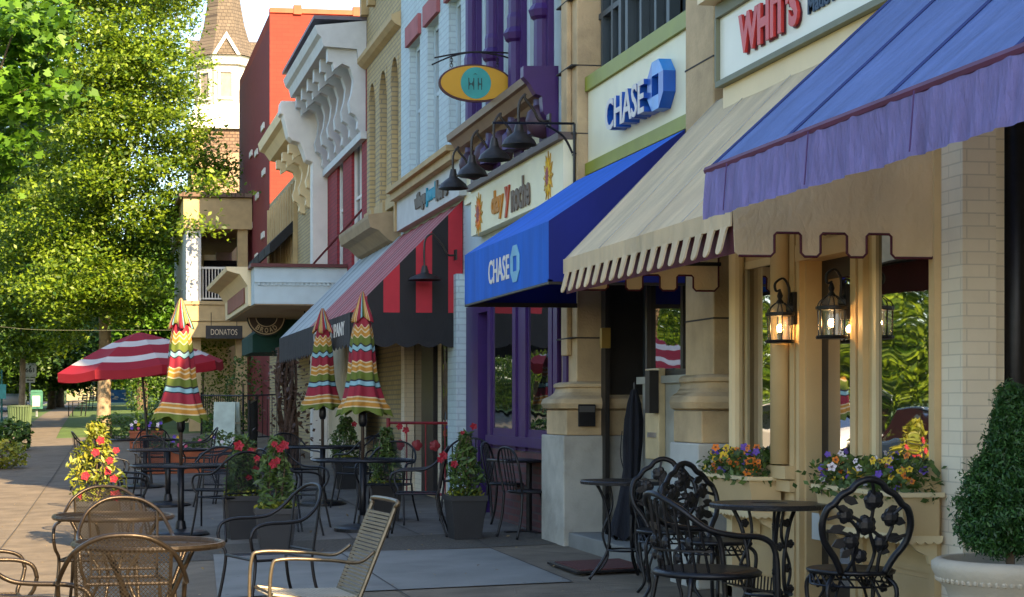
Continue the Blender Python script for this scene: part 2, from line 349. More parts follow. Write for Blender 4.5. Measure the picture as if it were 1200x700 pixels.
S.cycles.max_bounces=6; S.cycles.transparent_max_bounces=12; S.cycles.caustics_reflective=False; S.cycles.caustics_refractive=False
# ------------------------------------------------------------------ ground
PY=[y for y,_ in PROF]
def sheet(name,x0,x1,y0,y1,mat,dz,kind='structure',label=None,cat=None):
    xs=sorted({x0,x1}|{x for x in (-3,7) if x0<x<x1}); ys=sorted({y0,y1}|{y for y in PY if y0<y<y1}); b=MB()
    for xa,xb in zip(xs,xs[1:]):
        for ya,yb in zip(ys,ys[1:]):
            b.quad(*[(x,y,G(x,y)+dz) for x,y in ((xa,ya),(xb,ya),(xb,yb),(xa,yb))])
    o=b.build(name,mat); tag(o,label,cat,None,kind); return o
sheet('ground',-600,600,-60,700,m_grass,-.16)
sheet('road',-12.5,-3.6,-60,400,m_asph,-.15)
sheet('far_verge',-30,-12.5,-60,400,m_grass,0)
sheet('sidewalk',-3.6,6.5,-60,36,m_conc,0)
sheet('sidewalk',-2.2,-1.0,46,220,m_conc,0)
sheet('path',-3.6,6.5,36,46,m_conc,0)
sheet('cross_path',-3.6,-2.2,57,60,m_conc,0)
sheet('lawn',-1.0,26,46,220,m_grass,-.012)
sheet('verge',-3.6,-2.2,60,220,m_grass,-.012); sheet('verge',-3.6,-2.2,46,57,m_grass,-.012)
b=MB()
for ya,yb in zip(PY[:-2],PY[1:-1]):
    b.add([(x,y,G(-3.6,y)+z) for y in (ya,yb) for x,z in ((-3.75,-.15),(-3.6,-.15),(-3.6,.006),(-3.75,.006))],[(0,1,2,3),(4,7,6,5),(0,4,5,1),(1,5,6,2),(2,6,7,3),(3,7,4,0)])
tag(b.build('kerb',m_slab),kind='structure')
# patio paving at the shops, aggregate strips, slab
def poly(name,pts,mat,dz):
    b=MB(); b.add([(p.x,p.y,p.z+dz) for p in pts],[tuple(range(len(pts)))]); o=b.build(name,mat); tag(o,kind='structure'); return o
gp=lambda a,b_: ground(a,b_)
ya=gp(400,632).y; yb=gp(400,650).y
sheet('patio_paving',.35,F+.3,ya,30,m_patio,.004)
sheet('paving_strip',-.2,F+.3,yb,ya,m_agg,.004)
q=[gp(250,651),gp(575,644),gp(670,683),gp(255,702)]
poly('paving_slab',q,m_slab,.009)
b=MB()
def seam(a,c,wd=.012,dz=.013):
    a=Vector(a); c=Vector(c); t=(c-a); n=Vector((-t.y,t.x,0)).normalized()*wd/2; k=12
    for i in range(k):
        p=a+t*i/k; r_=a+t*(i+1)/k
        b.quad(*[(v.x,v.y,G(v.x,v.y)+dz) for v in (p-n,p+n,r_+n,r_-n)])
for p,r_ in (((0,645),(93,511)),((575,644),(520,606)),((670,683),(1010,702)),((575,644),(690,652)),((670,683),(575,644)),((415,634),(400,620))):
    seam(gp(*p),gp(*r_))
for yy in (13.1,14.6,16.3,18.0,20.2,22.6,25,28,31,34): seam((-3.5,yy,0),(-.15,yy,0),.014)
for yy in (20.1,23.2,26.2): seam((.4,yy,0),(F,yy,0),.012)
for xx in (1.9,3.2): seam((xx,ya,0),(xx,29,0),.012)
seam((2.2,9,0),(2.2,yb,0)); seam((3.1,10,0),(F,10.0,0)); seam((3.1,11.6,0),(F,11.6,0))
tag(b.build('paving_joints',m_joint),kind='structure')
p0=gp(655,668); p1=gp(755,664); t=thing('doormat','dark red door mat lying on the pavement before the stone doorway','mat',((p0.x+p1.x)/2,p0.y,G(p0.x+.4,p0.y)))
wd=(p1.x-p0.x)/2; mb=MB(); mb.box(-wd,wd,-.5,.35,.014,.03); mm=mb.build('mat_rim',m_black,t); t.rotation_euler=(0,-.035,0)
MB().box(-wd+.05,wd-.05,-.45,.3,.026,.036).build('carpet',M('mat_red',(.10,.025,.02),.95,var=.4,scale=60,bump=1),t)
# ------------------------------------------------------------------ buildings
def facade(par,y0,y1,z0,z1,holes,mat,X=F,d=.22,name='wall',side=.3):
    y0,y1=sorted((y0,y1))
    ys=sorted({y0,y1}|{h[i] for h in holes for i in (0,1)}); zs=sorted({z0,z1}|{h[i] for h in holes for i in (2,3)}); b=MB()
    for a,c in zip(ys,ys[1:]):
        for e,g in zip(zs,zs[1:]):
            my,mz=(a+c)/2,(e+g)/2
            if any(h[0]<my<h[1] and h[2]<mz<h[3] for h in holes): continue
            b.quad((X,a,e),(X,a,g),(X,c,g),(X,c,e))
    for h in holes:
        ya,yb,za,zb=h[:4]; dd=h[4] if len(h)>4 else d
        b.quad((X,ya,za),(X+dd,ya,za),(X+dd,ya,zb),(X,ya,zb)); b.quad((X,yb,za),(X,yb,zb),(X+dd,yb,zb),(X+dd,yb,za))
        b.quad((X,ya,zb),(X+dd,ya,zb),(X+dd,yb,zb),(X,yb,zb)); b.quad((X,ya,za),(X,yb,za),(X+dd,yb,za),(X+dd,ya,za))
    b.quad((X,y0,z0),(X+side,y0,z0),(X+side,y0,z1),(X,y0,z1)); b.quad((X,y1,z0),(X,y1,z1),(X+side,y1,z1),(X+side,y1,z0))
    b.quad((X,y0,z1),(X+side,y0,z1),(X+side,y1,z1),(X,y1,z1))
    return b.build(name,mat,par)
def body(par,y0,y1,z1,mat,X=F+.3,X1=F+11,z0=-.5,name='building_body'):
    y0,y1=sorted((y0,y1)); return MB().box(X,X1,y0+.002,y1-.002,z0,z1-.05).build(name,mat,par)
def window(par,ya,yb,za,zb,X,fm,gm,nx=1,nz=1,fw=.05,bw=.025,name='window',dep=.05):
    """X = plane of the glass; frame stands in front of it"""
    b=MB(); x0=X-dep
    b.box(x0,X,ya,ya+fw,za,zb).box(x0,X,yb-fw,yb,za,zb).box(x0,X,ya+fw,yb-fw,za,za+fw).box(x0,X,ya+fw,yb-fw,zb-fw,zb)
    for i in range(1,nx):
        y=ya+(yb-ya)*i/nx; b.box(x0+.012,X,y-bw/2,y+bw/2,za+fw,zb-fw)
    for i in range(1,nz):
        z=za+(zb-za)*i/nz; b.box(x0+.014,X-.001,ya+fw,yb-fw,z-bw/2,z+bw/2)
    o=b.build(name,fm,par)
    MB().quad((X-.012,ya+.01,za+.01),(X-.012,ya+.01,zb-.01),(X-.012,yb-.01,zb-.01),(X-.012,yb-.01,za+.01)).build('pane',gm,o)
    return o
def hp(pa,pb,pt,pbm,ref=None,X=F):
    ref=pb if ref is None else ref
    y=sorted((fy(pa,X),fy(pb,X))); z=sorted((fz(ref,pt,X),fz(ref,pbm,X))); return (y[0],y[1],z[0],z[1])
def bar(b,X0,X1,ya,yb,za,zb): return b.box(X0,X1,ya,yb,za,zb)
def corn(par,y0,y1,prof2,mat,name='cornice'):
    """prof2: (x offset outwards, z) polygon extruded along y"""
    b=MB(); b.prism([(F-u,z) for u,z in prof2],lambda u,v,t:(u,t,v),min(y0,y1),max(y0,y1)); return b.build(name,mat,par)
Y1103=fy(1103); Y857=fy(857); Y655=fy(655); Y545=fy(545); Y468=fy(470); Y430=fy(430); Y384=fy(384); Y350=fy(350); Y316=fy(316)
# -- near shops; unseen brick building behind the camera added to throw shade
t=thing('unseen_building','unseen low brown brick building added behind the camera to shade the walk','building',(0,0,0)); body(t,-40,-.6,6.6,m_brownbr,X=F)
t=thing('shop_building','white painted brick shop front at the right edge behind the potted spruce','building')
body(t,-.6,Y1103,8.3,m_brownbr,X=F+.8)
MB().box(F,F+.8,-.6,Y1103-.002,3.75,8.25).build('upper_wall',m_whitebr,t)
yp=Y1103; MB().box(F,F+.18,yp-.22,yp-.002,-.2,3.75).build('brick_pier',m_whitebr,t)
MB().box(F+.18,F+.27,yp-.14,yp-.002,-.2,3.75).build('brick_pier',m_whitebr,t)
MB().tube([(F+.33,yp-.13,-.1),(F+.33,yp-.13,3.75)],.055,12).build('column',m_black,t,True)
MB().box(F+.42,F+.8,-.6,yp-.002,-.2,.75).box(F+.42,F+.8,yp-.5,yp-.002,.75,3.75).box(F+.42,F+.8,-.6,yp-.5,2.7,3.75).build('wall',m_cream,t)
for k in range(4): window(t,yp-.5-1.6*(k+1),yp-.5-1.6*k,.75,2.7,F+.5,m_cream,m_glass,1,1)
# -- custard shop
t=thing('custard_shop','cream painted shop front with two windows and a recessed door between lanterns','building')
hA=hp(870,921,268,556,921); hD=hp(945,1003,303,780,960); hB=hp(1022,1096,262,557,1090)
hA=(hA[0],hA[1],hB[2],2.4,.03); hD=(hD[0],hD[1],.02,hD[3],.14); hB=(hB[0],hB[1],hB[2],2.5,.03)
facade(t,Y1103,Y857,-.3,7.6,[hA,hD,hB],m_cream)
body(t,Y1103,Y857,7.6,m_brownbr,X=F+.51); window(t,*hA[:4],F+.028,m_creaml,m_glass,1,1,.05,dep=.03); window(t,*hB[:4],F+.028,m_creaml,m_glass,1,1,.05,dep=.03)
dr=MB().box(F+.10,F+.138,hD[0],hD[1],.1,hD[3]).build('door',m_bz,t); MB().quad((F+.098,hD[0]+.1,.35),(F+.098,hD[0]+.1,hD[3]-.12),(F+.098,hD[1]-.1,hD[3]-.12),(F+.098,hD[1]-.1,.35)).build('pane',m_glass,dr)
b=MB()                                            # trims
for px,wd in ((866,.06),(934,.07),(941,.05),(1006,.07),(1015,.06),(1099,.06)):
    y=fy(px); b.box(F-.035,F,y-wd/2,y+wd/2,hB[2]-.02 if px in(866,) else .12,3.0)
b.box(F-.05,F,hD[0]-.06,hD[1]+.06,hD[3],hD[3]+.1)
b.build('trim',m_cream,t)
b=MB(); b.box(F-.10,F,Y1103+.01,hD[0]-.09,hB[2]-.09,hB[2]-.01).box(F-.07,F,Y1103+.01,hD[0]-.09,hB[2]-.17,hB[2]-.10)
b.box(F-.10,F,hD[1]+.09,Y857-.01,hB[2]-.09,hB[2]-.01).box(F-.07,F,hD[1]+.09,Y857-.01,hB[2]-.17,hB[2]-.10); b.build('sill',m_cream,t)
b=MB()
for ya,yb in ((Y1103+.01,hD[0]-.12),(hD[1]+.12,Y857-.01)):
    for z in (.30,.52,.74): b.box(F-.012,F-.001,ya,yb,z-.19,z)
b.build('siding',m_cream,t)
MB().box(F-.10,F-.001,Y1103+.01,hD[0]-.05,-.05,.22).box(F-.10,F-.001,hD[1]+.05,Y857,-.05,.22).box(F-.13,F+.5,hD[0]-.05,hD[1]+.05,-.1,.185).build('base_course',M('stucco_base',(.30,.25,.18),.9,bump=.4,dirt=.4),t)
y=fy(925); MB().lathe([(.062,hB[2]),(.062,3.1)],(F-.06,y,0),16).build('round_pilaster',m_cream,t,True)
y=fy(863,F-.05); MB().lathe([(.05,hB[2]-.0),(.05,3.1)],(F-.05,y,0),12).box(F-.10,F,y-.05,y+.05,-.1,hB[2]-.003).build('corner_post',m_creaml,t)
MB().box(F-.012,F-.002,fy(960)-.08,fy(960)+.08,.62,.78).build('vent_plate',m_greyw,t)
text('120',(F-.055,fy(972)+.14,hD[3]+.115),UXF,UZ,.26,.09,m_black,t,.01,name='house_number')
# sign of the custard shop
sx=F-.16; zb=fz(848,94,sx); zt=fz(841,24,sx); ya=fy(844,sx)
t=thing('shop_sign','white sign board with big red WHIT\'S lettering above the cream awning','sign')
MB().box(sx,F-.005,Y1103,ya,zb,zt).build('panel',m_signw,t)
MB().box(sx-.03,F-.004,Y1103,ya+.02,zb-.04,zb-.002).box(sx-.03,F-.004,Y1103,ya+.02,zt+.002,zt+.09).box(sx-.03,F-.004,ya+.002,ya+.03,zb,zt).build('frame',m_sage,t)
MB().box(sx+.02,F-.004,Y1103,ya,zb-.20,zb-.043).build('lower_moulding',m_creaml,t)
y0=fy(871,sx); y1=fy(941,sx); z0=fz(876,63,sx); hh=fz(876,14,sx)-z0
m_blk=M('sign_shadow',(.10,.012,.02)); text("WHIT'S",(sx-.004,y0,z0-.012),UXF,UZ,y0-y1,hh*1.0,m_blk,t,.006,.06,name='lettering_shadow'); text("WHIT'S",(sx-.012,y0+.008,z0),UXF,UZ,y0-y1,hh*1.0,m_red,t,.02,.045)
m_nvy=M('navy_lettering',(.02,.05,.10)); y0=fy(949,sx); zz=fz(951,22,sx)
text('Made Fresh Daily',(sx-.003,y0,zz),UXF,UZ,.95,.12,m_nvy,t,.012,.03); text('FROZEN CUSTARD',(sx-.003,y0+.02,zz+.17),UXF,UZ,1.05,.13,m_nvy,t,.012,.03)
t=thing('cornice_box','cream cornice box over the custard shop sign','cornice')
MB().box(F-.30,F-.003,Y1103,ya+.06,zt+.10,zt+.42).build('box',m_creaml,t); MB().box(F-.34,F-.003,Y1103,ya+.10,zt+.423,zt+.5).build('cap',m_creaml,t)
# -- bank
t=thing('bank_building','tan limestone bank building with square piers between purple and cream shops','building')
PA=fy(836); PB=fy(676); P1=fy(803); P2=fy(658)   # pier faces: pier 1 from PA to P1, pier 2 from PB to P2
facade(t,PA+.3,PB,3.3,12.6,[hp(704,742,-160,70,742,F+.3),hp(747,800,-160,42,800,F+.3)],m_slate,X=F+.3,d=.12)  # upper wall raised out of view to throw shade on the walk
h1=hp(704,742,-160,70,742,F+.3); h2=hp(747,800,-160,42,800,F+.3)
h1=(fy(742,F+.3),fy(706,F+.3),3.75,6.2); h2=(fy(800,F+.3),fy(747,F+.3),3.75,6.2)
for h in (h1,h2): window(t,*h,F+.28,m_slate,m_glass2,3,2,.07,.05,dep=.09)
body(t,Y857,Y655,12.6,m_brownbr,X=F+.75)
def pier(ya,yb,nm,far):
    fo=1 if far else -.9
    b=MB(); b.box(F,F+.75,ya,yb,1.62,12.6)
    if far: b.box(F-.05,F-.001,ya+.16,yb-.16,1.9,9.6)
    o=b.build(nm,m_lime,t,bevel=.012)
    j=MB()
    for z in np.arange(2.05,9.5,.62): j.box(F-(.052 if far else .003),F+.74,ya-.0025,yb+.0025,z,z+.012)
    j.build('mortar_joint',m_joint,o)
    k=MB()
    pr=[(0,1.40),(.10,1.40),(.15,1.415),(.165,1.46),(.15,1.50),(.115,1.52),(.09,1.53),(.06,1.56),(.045,1.60),(.065,1.61),(.065,1.635),(.045,1.65),(0,1.66)]
    for i in range(len(pr)-1):
        (o0,z0_),(o1,z1_)=pr[i],pr[i+1]; xs=F+.74
        A=[(F-o0,ya-o0*.8,z0_),(xs,ya-o0*.8,z0_),(xs,yb+o0*.8*fo,z0_),(F-o0,yb+o0*.8*fo,z0_)]; B=[(F-o1,ya-o1*.8,z1_),(xs,ya-o1*.8,z1_),(xs,yb+o1*.8*fo,z1_),(F-o1,yb+o1*.8*fo,z1_)]
        k.add(A+B,[(0,1,5,4),(3,7,6,2),(0,4,7,3)])
    k.build('base_moulding',m_lime,t,True)
    MB().box(F-.12,F+.74,ya-.09,yb+.09*fo,1.17,1.398).build('block',m_lime,t,bevel=.01)
    MB().box(F-.16,F+.74,ya-.13,yb+.13*fo,-.2,1.168).build('plinth',m_limep if not far else M('plinth_stone',(.42,.40,.34),.85,bump=.4,bscale=40,dirt=.5),t,bevel=.01)
pier(PA,P1,'stone_pier',False); pier(PB,P2,'stone_pier',True)
q=F+.3
b=MB(); ys=fy(735,q)
b.box(q-.06,q+.3,fy(716,q),PB-.02,.1,3.3).box(q-.10,q-.06,fy(722,q),fy(717,q),.1,3.3).box(q,q+.3,PA,fy(757,q),.1,1.25).box(q-.05,q+.3,PA,PA+1.4,2.95,3.3); b.build('storefront_frame',m_bz,t)
MB().box(q+.30,q+.34,fy(757,q),ys+1.2,.1,3.3).build('recess_wall',m_slate,t)
window(t,P1+.0,fy(760,q),1.68,2.95,q+.02,m_bz,m_glass,2,1,.05,.06)
MB().box(q-.03,q+.0,P1,fy(757,q),.75,1.62).box(q-.07,q-.03,P1,fy(755,q),1.62,1.68).build('service_panel',M('panel_grey',(.36,.36,.31),.5,dirt=.2),t)
MB().box(F-.12,F+.28,P1+.14,PB-.14,-.1,.30).build('door_step',m_slab,t,bevel=.01)
MB().box(q-.18,q-.10,fy(727,q)-.03,fy(727,q)+.03,1.95,2.13).build('wall_light',M('brass_plate',(.45,.30,.08),.35,metal=.6),t)
# cash machine
t=thing('cash_machine','beige cash machine panel on the slate wall between the two stone piers','cash machine')
ya,yb=fy(780,q-.03),fy(764,q-.03); za,zb2=fz(770,538,q-.03),fz(770,432,q-.03)
MB().box(q-.09,q-.03,ya,yb,za,zb2).build('panel',M('beige_metal',(.60,.47,.26),.45),t,bevel=.008)
MB().box(q-.17,q-.092,ya-.01,ya+.10,za+.38,zb2-.02).build('hood',m_bz,t); MB().box(q-.1,q-.091,ya+.15,yb-.06,zb2-.16,zb2-.06).build('card_slot',m_black,t)
MB().box(q-.1,q-.0915,ya+.05,yb-.08,za+.18,za+.22).build('keypad',M('steel_keys',(.4,.42,.45),.3,metal=.8),t)
MB().box(q-.045,q-.031,ya+.05,yb-.02,za-.34,za-.10).build('notice',M('notice_paper',(.2,.24,.26),.7),t)
# night deposit box
p=at(688,487,Y=PB-.15); t=thing('mail_slot','black metal drop box mounted on the near face of the far stone pier','drop box')
MB().box(p.x-.08,p.x+.08,p.y,PB-.131,p.z-.10,p.z+.10).build('body',m_black,t,bevel=.006); MB().box(p.x-.07,p.x+.07,p.y-.012,p.y-.001,p.z+.03,p.z+.085).build('flap',M('grey_flap',(.12,.12,.12),.4,metal=.5),t)
# bank sign
sx=F+.10; ya=P1+.005; yb=PB-.02; ztop=fz(694,92,sx); zbot=fz(694,200,sx)
t=thing('bank_sign','pale sign panel with white and blue CHASE lettering above the bright blue awning','sign')
hb=(ztop-zbot)
MB().box(sx,F+.295,ya,yb,zbot+.08,ztop-.10).build('panel',m_signc,t)
MB().box(sx-.03,F+.29,ya,yb,ztop-.098,ztop+.03).box(sx-.03,F+.29,ya,yb,zbot-.03,zbot+.078).build('olive_band',m_green,t)
xf=sx-.13; y0=fy(710,xf); y1=fy(755,xf); z0=fz(713,154,xf); hh=fz(713,117,xf)-z0
m_cb=M('logo_blue',(.01,.09,.42),.35); m_cb2=M('logo_sky_blue',(.03,.22,.60),.35)
text('CHASE',(sx-.002,y0,z0),UXF,UZ,y0-y1,hh,m_cb,t,.13,.012,name='letter_sides'); text('CHASE',(sx-.133,y0,z0),UXF,UZ,y0-y1,hh,m_white,t,.006,.012)
def octagon(par,c,ux,uz,r,ext,m1,m2):
    base=[(-.42,1),(.42,1),(1,.42),(-.42,.42)]; un=Vector(ux).cross(Vector(uz)).normalized()
    for i in range(4):
        pts=[]
        for x,y in base:
            for _ in range(i): x,y=y,-x
            pts.append((x*.97,y*.97))
        b=MB(); b.prism(pts,lambda u,v,tt:tuple(Vector(c)+Vector(ux)*u*r+Vector(uz)*v*r+un*tt),0,ext); b.build('logo_piece',m1 if i%2 else m2,par)
r=.165; yc=fy(768,sx-.10); octagon(t,(sx-.003,yc,fz(768,100,sx-.10)),UXF,UZ,r*1.2,.10,m_cb,m_cb2)
# -- purple restaurant
t=thing('restaurant_building','pale blue brick restaurant with tall purple columns and purple shop windows','building')
HB=13.8  # storeys out of view made taller so they shade the walk
uw=[hp(a,c,-190,b_,c) for a,c,b_ in ((568,580,150),(592,606,140),(621,637,115),(650,659,100))]
uw=[(a,b_,4.35,c) for a,b_,_,c in uw]
uw=[(a,b_,4.30,6.6) for a,b_,_,c in uw]
lw=[(fy(603),fy(577),fz(603,512),2.6,.02),(fy(645),fy(618),fz(645,515),2.6,.02)]
dw=(fy(574),fy(560),.05,2.5,.5)
facade(t,Y655+.0,Y545,2.6,HB,uw,m_ltbluep,d=.2)
facade(t,Y655,Y545,.98,2.6,[(a,b_,max(z,1.15),zz-.001,d_) for a,b_,z,zz,d_ in lw]+[(dw[0],dw[1],.981,2.5,.5)],m_purple,d=.14)
lw=[(a,b_,max(z,1.15),zz-.001,d_) for a,b_,z,zz,d_ in lw]
facade(t,Y655,dw[0],-.3,.979,[],m_purbr); body(t,Y655,Y545,HB,m_ltblue,X=F+.51)
MB().box(F,F+.3,dw[1],Y545-.002,-.3,.979).build('door_pier',m_purple,t)
dd=MB().box(F+.2,F+.25,dw[0],dw[1],.0,2.5).build('door',m_purple,t); MB().box(F+.185,F+.199,dw[1]-.2,dw[1]-.05,.1,2.4).build('door_edge',m_teal,dd)
for h in uw: window(t,*h,F+.14,m_greyw,m_glass2,1,2,.06,.05)
for h in lw: window(t,*h[:4],F+.018,m_purple,m_glass,2,3,.05,.025,dep=.016)
b=MB(); y=Y655+.01
for a in (575,604.5,616,647,653,664): yy=fy(a); b.box(F-.022,F,yy-.07,yy+.07,.98,2.6)
b.box(F-.05,F,Y655+.01,dw[0],1.02,1.12); b.build('purple_pilaster',m_purple,t)
for a in (556,561,586,613,644):
    if a==556: continue
    yy=fy(a); c=MB(); c.lathe([(.15,4.05),(.15,4.2),(.11,4.24),(.09,4.3),(.085,5.15),(.12,5.18),(.14,5.24),(.10,5.3),(.10,5.4),(.085,5.45),(.085,6.9),(.15,7),(.17,7.1)],(F-.07,yy,0),10); c.box(F-.06,F,yy-.16,yy+.16,4.0,7.2); c.build('purple_column',m_purple,t,False)
# cornice above sign
yf=fy(524,F-.30); yn=Y655+.12; zc=fz(657,92)
corn(t,yn,yf,[(.004,zc-.22),(.06,zc-.22),(.12,zc-.14),(.2,zc-.12),(.26,zc-.03),(.30,zc-.02),(.31,zc+.05),(.27,zc+.07),(.004,zc+.10)],M('cornice_brown',(.24,.17,.115),.6,var=.12),'cornice')
MB().prism([(0,zc+.13),(-.34,zc+.12),(-.34,zc+.02),(-.28,zc-.04),(-.22,zc-.14),(-.16,zc-.16),(-.15,zc-.3),(-.09,zc-.4),(-.08,zc-.62),(0,zc-.66)],lambda u,v,tt:(F-.004+u,tt,v),yn-.12,yn-.005).build('cornice_end',m_purple,t)
b=MB()
for a in np.linspace(yn+.1,yf-.5,5): b.ball((F-.10,a,zc-.36),.17,1,.55,1.0,10)
b.build('bracket',M('plum_paint',(.05,.022,.04),.5),t,True)
MB().box(F-.03,F-.002,yn-.1,Y545-.1,zc-.72,zc-.24).build('frieze',m_signc,t)
# restaurant sign
sx=F-.12; ya=fy(660,sx); yb=fy(552,sx); zt=fz(661,163,sx); zb=fz(661,228,sx)
t=thing('restaurant_sign','cream restaurant sign reading day-y-noche between two sun and moon faces','sign')
MB().box(sx,F-.004,ya,yb,zb,zt).build('panel',m_signc,t); MB().box(sx-.05,F-.003,ya-.01,yb+.01,zt+.002,zt+.07).build('top_rail',M('rail_brown',(.12,.09,.08),.6),t)
y0=fy(577,sx); y1=fy(622,sx); z0=fz(585,257,sx)
for s_,u0,u1,mt in (('day',0,.33,FL['orange']),('y',.37,.5,m_red),('noche',.54,1,m_nvy)):
    ww=(y0-y1); text(s_,(sx-.003,y0-ww*u0,z0 if s_!='y' else z0-.02),UXF,UZ,ww*(u1-u0),.32,M('letter_'+s_,{'day':(.55,.22,.01),'y':(.45,.07,.02),'noche':(.14,.10,.07)}[s_]),t,.015,.03)
def star(par,y,z,ry,rz,cols):
    for k,(sc,c,e) in enumerate(((1,cols[0],.008),(.72,cols[1],.016),(.4,cols[2],.02))):
        pts=[]
        for i in range(24):
            a=2*PI*i/24; r_=(1 if i%2==0 else .58)*sc; pts.append((math.cos(a)*ry*r_,math.sin(a)*rz*r_))
        MB().prism(pts,lambda u,v,tt:(sx-.001-tt,y+u,z+v),0,e).build('sun_emblem',c,par)
star(t,fy(561.5,sx),fz(561.5,251,sx),.2,.24,(m_yel,FL['orange'],m_pink)); star(t,fy(643,sx),fz(643,207,sx),.17,.24,(m_yel,FL['yellow'],m_pink))
# -- jeweller
t=thing('jeweler_building','pale blue brick building with pink stone sills above the striped awning','building')
uw=[(fy(b_),fy(a),4.35,5.75) for a,b_ in ((480,492),(501,514),(526,540))]; zs_=[(fz(b_,x),fz(b_,yv)) for a,b_,x,yv in ((480,492,42,200),(501,514,22,185),(526,540,0,172))]
uw=[(u[0],u[1],zs_[0][1],zs_[0][0]) for u in uw]
facade(t,Y545,Y468,2.75,10.9,uw,m_ltblue,d=.2); body(t,Y545,Y468,10.9,m_ltblue,X=F+.46)  # unseen top raised for a longer shadow over the walk
for u in uw:
    window(t,*u,F+.14,m_ltbluep,m_glass2,1,2,.08,.05); MB().box(F-.06,F+.02,u[0]-.08,u[1]+.08,u[2]-.17,u[2]-.01).build('sill',m_pink,t); MB().box(F-.05,F+.02,u[0]-.1,u[1]+.1,u[3]+.01,u[3]+.28).build('lintel',m_pink,t)
gw=[(fy(532),fy(517),.55,2.55,.02),(fy(498),fy(484),.55,2.55,.02),(fy(481.5),fy(474),.1,2.55,.4)]
facade(t,Y545,Y468,-.3,2.749,gw,m_whitebr,d=.15)
for g in gw: window(t,*g[:4],F+.018,m_bz,m_glass,1,1,.05,dep=.016)
MB().box(F-.06,F-.001,fy(513),fy(499),.3,2.6).build('black_panel',m_black,t); MB().box(F-.12,F-.001,Y545-.06,fy(536),-.2,3.0).build('pale_pier',m_ltblue,t)
MB().box(F-.14,F-.001,fy(484)-.1,fy(484)+.1,.2,2.6).build('white_pier',m_whitebr,t)
sx=F-.12; ya=fy(538,sx)+.0; yb=fy(465,sx); zt=fz(538,187,sx); zb=fz(538,229,sx)
t=thing('jeweler_sign','pale sign with dark and cyan lettering over the striped awning','sign')
MB().box(sx,F-.003,ya,yb,zb,zt).build('panel',m_greyw,t)
MB().box(sx-.10,F-.003,ya,yb,zt+.002,zt+.10).box(sx-.16,F-.003,ya,yb,zt+.103,zt+.17).box(sx-.03,F-.003,yb+.002,yb+.10,zb,zt).build('moulding',m_tan,t)
y0=fy(487,sx); y1=fy(526,sx); z0=fz(490,250,sx); ww=y0-y1
for s_,a,c,mt in (('village',0,.36,M('letters_brown',(.10,.08,.06))),('jewel',.37,.66,M('letters_cyan',(.0,.28,.42))),('lers',.67,1,M('letters_brown2',(.10,.08,.06)))):
    text(s_,(sx-.003,y0-ww*a,z0),UXF,UZ,ww*(c-a),.26,mt,t,.02,.05)
# -- tan arcade
t=thing('arcade_building','cream brick building with narrow arched windows beyond the pale blue one','building')
ah=[(fy(b_),fy(a)) for a,b_ in ((433,440),(445,453.5),(458.5,467))]; za=fz(467,235)+.1; zb=fz(467,62)
hs=[(a,b_,za,zb) for a,b_ in ah]
facade(t,Y468,Y430,2.7,8.9,hs,m_tanbr,d=.2); body(t,Y468,Y430,8.9,m_tanbr); facade(t,Y468,Y430,-.3,2.699,[],m_tanbr)
for a,b_ in ah:
    h=(a,b_,za,zb); m_=(zb-za)*.52
    MB().box(F+.1,F+.19,a,b_,za,za+m_).build('panel',m_tan,t)
    wn=window(t,a,b_,za+m_,zb,F+.17,m_bz,m_glass2,1,1,.04)
    r_=(b_-a)/2; pts=[(a,zb+.001)]+[(a+r_-r_*math.cos(PI*k/12),zb-r_*1.35+r_*1.35*math.sin(PI*k/12)) for k in range(13)]+[(b_,zb+.001)]
    MB().prism([(a,zb)]+[(a+r_-r_*math.cos(PI*k/12),zb-r_*1.35+r_*1.34*math.sin(PI*k/12)) for k in range(7)],lambda u,v,tt:(tt,u,v),F-.01,F+.1).prism([(b_,zb)]+[(b_-r_+r_*math.cos(PI*k/12),zb-r_*1.35+r_*1.34*math.sin(PI*k/12)) for k in range(7)][::1],lambda u,v,tt:(tt,u,v),F-.01,F+.1).build('arch',m_tanbr,t)
    MB().box(F-.08,F+.05,a-.07,b_+.07,za-.18,za-.01).build('sill',m_tan,t)
zc=fz(428,76); corn(t,Y468,Y430+.3,[(.003,zc-.1),(.08,zc-.06),(.14,zc),(.14,zc+.07),(.003,zc+.13)],m_tan,'string_course')
zc=fz(430,8); b=MB()
for k in range(5): y=Y468+.3+k*(Y430-Y468-.4)/4.; b.box(F-.12,F-.002,y-.08,y+.08,7.7,8.2)
b.build('dentil',m_tan,t); corn(t,Y468,Y430+.25,[(.003,8.25),(.25,8.3),(.33,8.5),(.33,8.75),(.003,8.9)],M('dark_cornice',(.04,.035,.04),.6),'roof_cornice')
X2=at(404,285,Y=Y430).x; zc=fz(463,255)
b=MB(); b.prism([(F-.003,zc-.42),(F-.15,zc-.36),(F-.3,zc-.22),(F-.42,zc-.18),(F-.45,zc-.05),(F-.45,zc),(F-.003,zc+.06)],lambda u,v,tt:(u,tt,v),Y468+.15,Y430+.05); b.build('shop_cornice',M('cornice_ochre',(.33,.24,.13),.7,dirt=.3),t)
